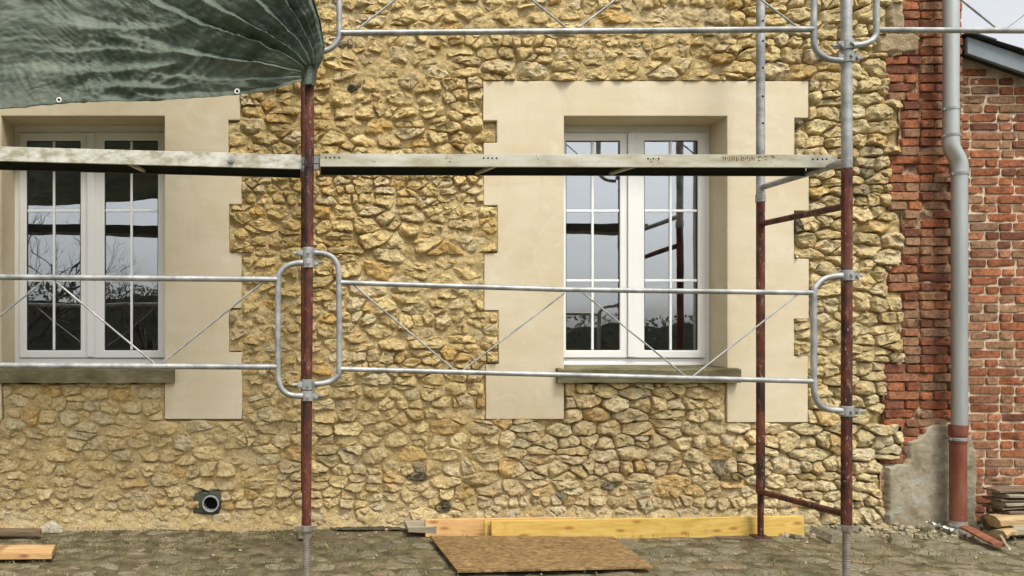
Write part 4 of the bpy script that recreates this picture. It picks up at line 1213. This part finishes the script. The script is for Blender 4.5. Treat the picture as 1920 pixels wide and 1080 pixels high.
# left boards
def slab(name, label, cat, pts, th, m, z=.03, group=None, bev=.004):
    """flat piece on the ground from its top outline in photo pixels"""
    q = [gpt(a, b, z + th) for a, b in pts]
    mb = MB(); n = len(q); V = q + [p - Vector((0, 0, th)) for p in q]
    mb.add(V, [tuple(reversed(range(n))), tuple(range(n, 2 * n))] + [(i, (i + 1) % n, n + (i + 1) % n, n + i) for i in range(n)])
    bm = bmesh.new(); me0 = mb.mesh(name); bm.from_mesh(me0); bmesh.ops.recalc_face_normals(bm, faces=bm.faces[:]); bm.to_mesh(me0); bm.free()
    o = link(name, me0, m); tag(o, label, cat, group); bevel(o, bev)
    return o
slab('plank', 'pale pine plank end lying on the paving at the lower left', 'plank', [(-200, 1021), (104, 1021), (97, 1036), (-200, 1039)], .042, M['pine_pale'], .012)
slab('timber', 'dark brown old timber lying along the wall foot at far left', 'timber', [(-200, 988), (78, 990), (76, 995), (60, 996), (-200, 994)], .04, M['old_wood'], .01, bev=.006)
V = []; Fc = []; ids = {}
for i in range(110):
    for j in range(22):
        x = .10 + i * .0068; y = -.20 + j * .0085
        e = ((x - .46) / .34) ** 2 + ((y + .105) / .06) ** 2 + .55 * mn.noise((x * 11, y * 22, 3)) + .3 * mn.noise((x * 30, y * 50, 5))
        if e < 1: ids[(i, j)] = len(V); V.append((x, y, ground_z(x, y) + .016 + .004 * mn.noise((x * 40, y * 40, 1))))
for (i, j) in list(ids):
    if all(k in ids for k in ((i + 1, j), (i, j + 1), (i + 1, j + 1))): Fc.append((ids[(i, j)], ids[(i + 1, j)], ids[(i + 1, j + 1)], ids[(i, j + 1)]))
mb = MB(); mb.add(V, Fc)
o = mb.build('damp_dirt', mk_simple('damp_dark_dirt', [(.36, (.02, .02, .012, 1)), (.5, (.045, .042, .025, 1)), (.64, (.12, .105, .06, 1))], 14, .55, bump=.8, bscale=40, bdist=.015), smooth=60); tag(o, kind='stuff')
mb = MB(); rock(mb, [(0, 0), (.16, .0), (.16, .05), (.02, .06)], 16, 0, .05, (.60, .55, .42, 1), 77, rings=(1, .9, .6, .3), mapf=lambda x, y, z: (wx(80, 5.4) + x, -.17 + z, .02 - y))
o = mb.build('plaster_lump', M['stone'], smooth=35); tag(o, 'pale plaster lump beside the dark timber at the wall foot', 'plaster lump')
mb = MB(); mb.box(gpt(764, 1000, .02) + Vector((0, 0, 0)), gpt(812, 990, .02) + Vector((0, .02, .05)), jit=.008)
o = mb.build('wood_offcut', M['grey_wood']); tag(o, 'small weathered wood offcut at the left end of the planks', 'offcut'); bevel(o, .006)
# shims under the inner foot
mb = MB(); c = Vector((xRf, yF, 0)); mb.box((c.x - .30, c.y - .045, -.012), (c.x + .07, c.y + .05, .004), rot=Matrix.Rotation(-.09, 3, 'Z'), jit=.003); o = mb.build('wood_shim', M['old_wood']); tag(o, 'thin dark wood shim under the inner foot of the right frame', 'shim')
# low stones and slab pieces at the pier foot
for nm, lab, pts, th in (('stone_slab', 'broken edging slab lying under the right screw jack by the wall', [(1514, 984), (1545, 980), (1625, 990), (1640, 1000), (1560, 1003), (1548, 998)], .05),
                         ('stone_slab', 'flat mossy stone in front of the grey cement patch', [(1665, 1000), (1690, 995), (1712, 998), (1706, 1008), (1670, 1008)], .035),
                         ('stone_slab', 'broad worn stone lying before the red pipe foot', [(1720, 1012), (1760, 1005), (1800, 1012), (1795, 1020), (1735, 1022)], .028)):
    q = [gpt(a, b, th) for a, b in pts]
    poly = [(p.x, p.y) for p in q]; poly = poly if True else poly
    mb = MB(); rock(mb, poly, 24, 0, th, (.25, .215, .14, 1), hash(lab) % 50 + 3 if False else len(lab), rings=(1, .94, .8, .55, .3), jit=.012, facets=3, tilt=.06, rough=.7, base=.02, mapf=lambda x, y, z: (x, z, -.01 - y))
    o = mb.build(nm, M['paver'], smooth=30); tag(o, lab, 'stone slab')
# crumpled white scrap beside the pipe
mb = MB(); c = gpt(1768, 988, .035); V = []; Fc = []
for i in range(15):
    for j in range(7):
        u, v_ = i / 14 - .5, j / 6 - .5
        V.append(c + Vector((u * .17 + .02 * mn.noise((u * 9, v_ * 9, 1)), v_ * .05 - u * .05, -.055 * u + .028 * mn.noise((u * 11, v_ * 7, 4)) + .02 * mn.noise((u * 25, v_ * 12, 6)))))
Fc = [(i * 7 + j, (i + 1) * 7 + j, (i + 1) * 7 + j + 1, i * 7 + j + 1) for i in range(14) for j in range(6)]
mb.add(V, Fc)
o = mb.build('plastic_scrap', M['white_scrap'], smooth=60); tag(o, 'crumpled white plastic scrap on the ground left of the red pipe', 'scrap')
# stack at far right
def log(name, label, cat, p, q, w_, h_, m, jit=.012, group=None, rot=0):
    mb = MB(); p, q = Vector(p), Vector(q); d = (q - p); n = 8; L = d.length; d.normalize()
    a = d.cross(Vector((0, 0, 1))).normalized(); b = a.cross(d)
    V = []; Fc = []; k = 8; r_ = random.Random(len(label) * 3)
    for i in range(n + 1):
        for j in range(k):
            an = 2 * math.pi * (j + .5) / k + rot
            ca, sa = math.cos(an), math.sin(an); sc = 1 / max(abs(ca), abs(sa)) ** .75
            v = p + d * (L * i / n) + a * (ca * sc * w_ / 2) + b * (sa * sc * h_ / 2)
            v += Vector([jit * mn.noise((v.x * 9 + c_, v.y * 9, v.z * 9 + len(label))) for c_ in (0, 5, 9)])
            if i in (0, n): v += d * r_.uniform(-.012, .012)
            V.append(v)
    for i in range(n):
        for j in range(k): Fc.append((i * k + j, i * k + (j + 1) % k, (i + 1) * k + (j + 1) % k, (i + 1) * k + j))
    Fc += [tuple(reversed(range(k))), tuple(n * k + j for j in range(k))]
    mb.add(V, Fc); o = mb.build(name, m, smooth=35); tag(o, label, cat, group); return o
sy = -.20
for i, (lab, z0, x0, m) in enumerate((('topmost pale grey slat of the stack against the outbuilding', .275, 1866, 'grey_wood'),
                                      ('second grey slat from the top of the stack against the outbuilding', .215, 1866, 'grey_wood'),
                                      ('dark mossy lowest slat of the stack against the outbuilding', .16, 1868, 'old_wood'))):
    log('slat', lab, 'slat', (wx(x0, D0 + sy), sy - .03, z0), (6.1, sy + .03, z0 + .012), .13, .036, M[m], .006, 'slats stacked against the brick outbuilding')
for i, (lab, z0) in enumerate((('dark spacer board between the upper two slats of the stack', .245), ('dark spacer board under the second slat of the stack', .187), ('dark rotten board on top of the slat stack', .308))):
    log('spacer_board', lab, 'board', (wx(1857, D0 + sy), sy - .01, z0), (6.1, sy + .03, z0 + .012), .15, .022, M['old_wood'], .01)
log('firewood', 'split pale log lying below the slat stack', 'firewood', (wx(1862, 5.2), -.30, .105), (6.05, -.26, .14), .11, .075, M['bark_wood'], .018)
log('firewood', 'short split log end resting on the gravel at far right', 'firewood', (wx(1866, 5.12), -.40, .04), (wx(1908, 5.1), -.36, .045), .10, .062, M['bark_wood'], .02)
log('firewood', 'grey log behind the short split log at the right edge', 'firewood', (wx(1908, 5.1), -.34, .05), (6.0, -.33, .05), .10, .07, M['grey_wood'], .02)
log('timber', 'dark block of timber under the slat stack', 'timber', (wx(1862, D0 + sy), sy + .02, .07), (6.0, sy + .05, .08), .14, .10, M['old_wood'], .015)
a, b = gpt(1812, 990, .05), gpt(1876, 1022, .025)
log('board', 'red stained old board lying slantwise beside the red pipe foot', 'board', a, b, .085, .03, M['red_wood'], .006)
log('stick', 'thin pale splinter of wood leaning on the gravel by the logs', 'stick', gpt(1876, 1004, .05), gpt(1893, 1030, .03), .014, .009, M['grey_wood'], .003)

# ------------------------------------------------------------------ what the panes mirror: yard, hedge, bare trees
def hedge(name, label, x0, x1, y, h, seed, n):
    r_ = random.Random(seed); mb = MB()
    for i in range(n):
        x = r_.uniform(x0, x1); z = r_.random() ** .8 * h * (1 + .25 * mn.noise((x * .5, seed, 0)))
        yy = y + r_.uniform(-.8, .8); s = r_.uniform(.04, .11)
        a = Vector((r_.gauss(0, 1), r_.gauss(0, 1), r_.gauss(0, 1))).normalized(); b = a.cross(Vector((r_.gauss(0, 1), .3, .2))).normalized(); c = Vector((x, yy, z))
        mb.add([c - a * s, c + b * s * .6, c + a * s, c - b * s * .6], [(0, 1, 2, 3)])
    mb.box((x0, y - .5, -.1), (x1, y + .5, h * .82))
    o = mb.build(name, M['foliage']); tag(o, label, 'hedge'); o['kind'] = 'stuff'
hedge('hedge', 'long dark hedge across the yard mirrored in the panes', -30, 30, -26, 2.6, 1, 16000)
hedge('hedge', 'tall dark hedge across the yard mirrored in the left window', -22, -2.5, -19, 3.4, 2, 12000)
def tree(x, y, h, seed, label):
    r_ = random.Random(seed); t = thing('bare_tree', (x, y, 0), label, 'tree', 'bare trees mirrored in the panes')
    tr = MB(); cr = MB()
    def branch(p, d, L, r, lv):
        q = p + d * L; mid = (p + q) / 2 + Vector((r_.uniform(-1, 1), r_.uniform(-1, 1), r_.uniform(-1, 1))) * L * .07
        (tr if lv == 0 else cr).tube([p, mid, q], [r, r * .85, r * .6], 6 if lv < 2 else 4, cap=False)
        if lv >= 6 or r < .003: return
        for _ in range(r_.choice([2, 3, 3]) if lv else 5):
            nd = (d + Vector((r_.gauss(0, .5), r_.gauss(0, .5), r_.gauss(.1, .35)))).normalized()
            branch(p.lerp(q, r_.uniform(.55, 1)), nd, L * r_.uniform(.6, .85), r * .52, lv + 1)
    branch(Vector((x, y, -.05)), Vector((r_.uniform(-.05, .05), 0, 1)).normalized(), h * .24, h * .013, 0)
    tr.build('trunk', M['bark'], t, smooth=60); cr.build('crown', M['bark'], t, smooth=60)
for x, y, h, s, lab in ((-7.6, -14, 8, 1, 'spreading bare tree across the yard mirrored in the left panes'), (-4.6, -15.5, 6, 2, 'small bare tree across the yard mirrored in the left window'), (-10.5, -17, 9, 3, 'tall bare tree behind the hedge across the yard'), (7.5, -24, 7, 4, 'lone bare tree across the yard mirrored in the right window')):
    tree(x, y, h, s, lab)
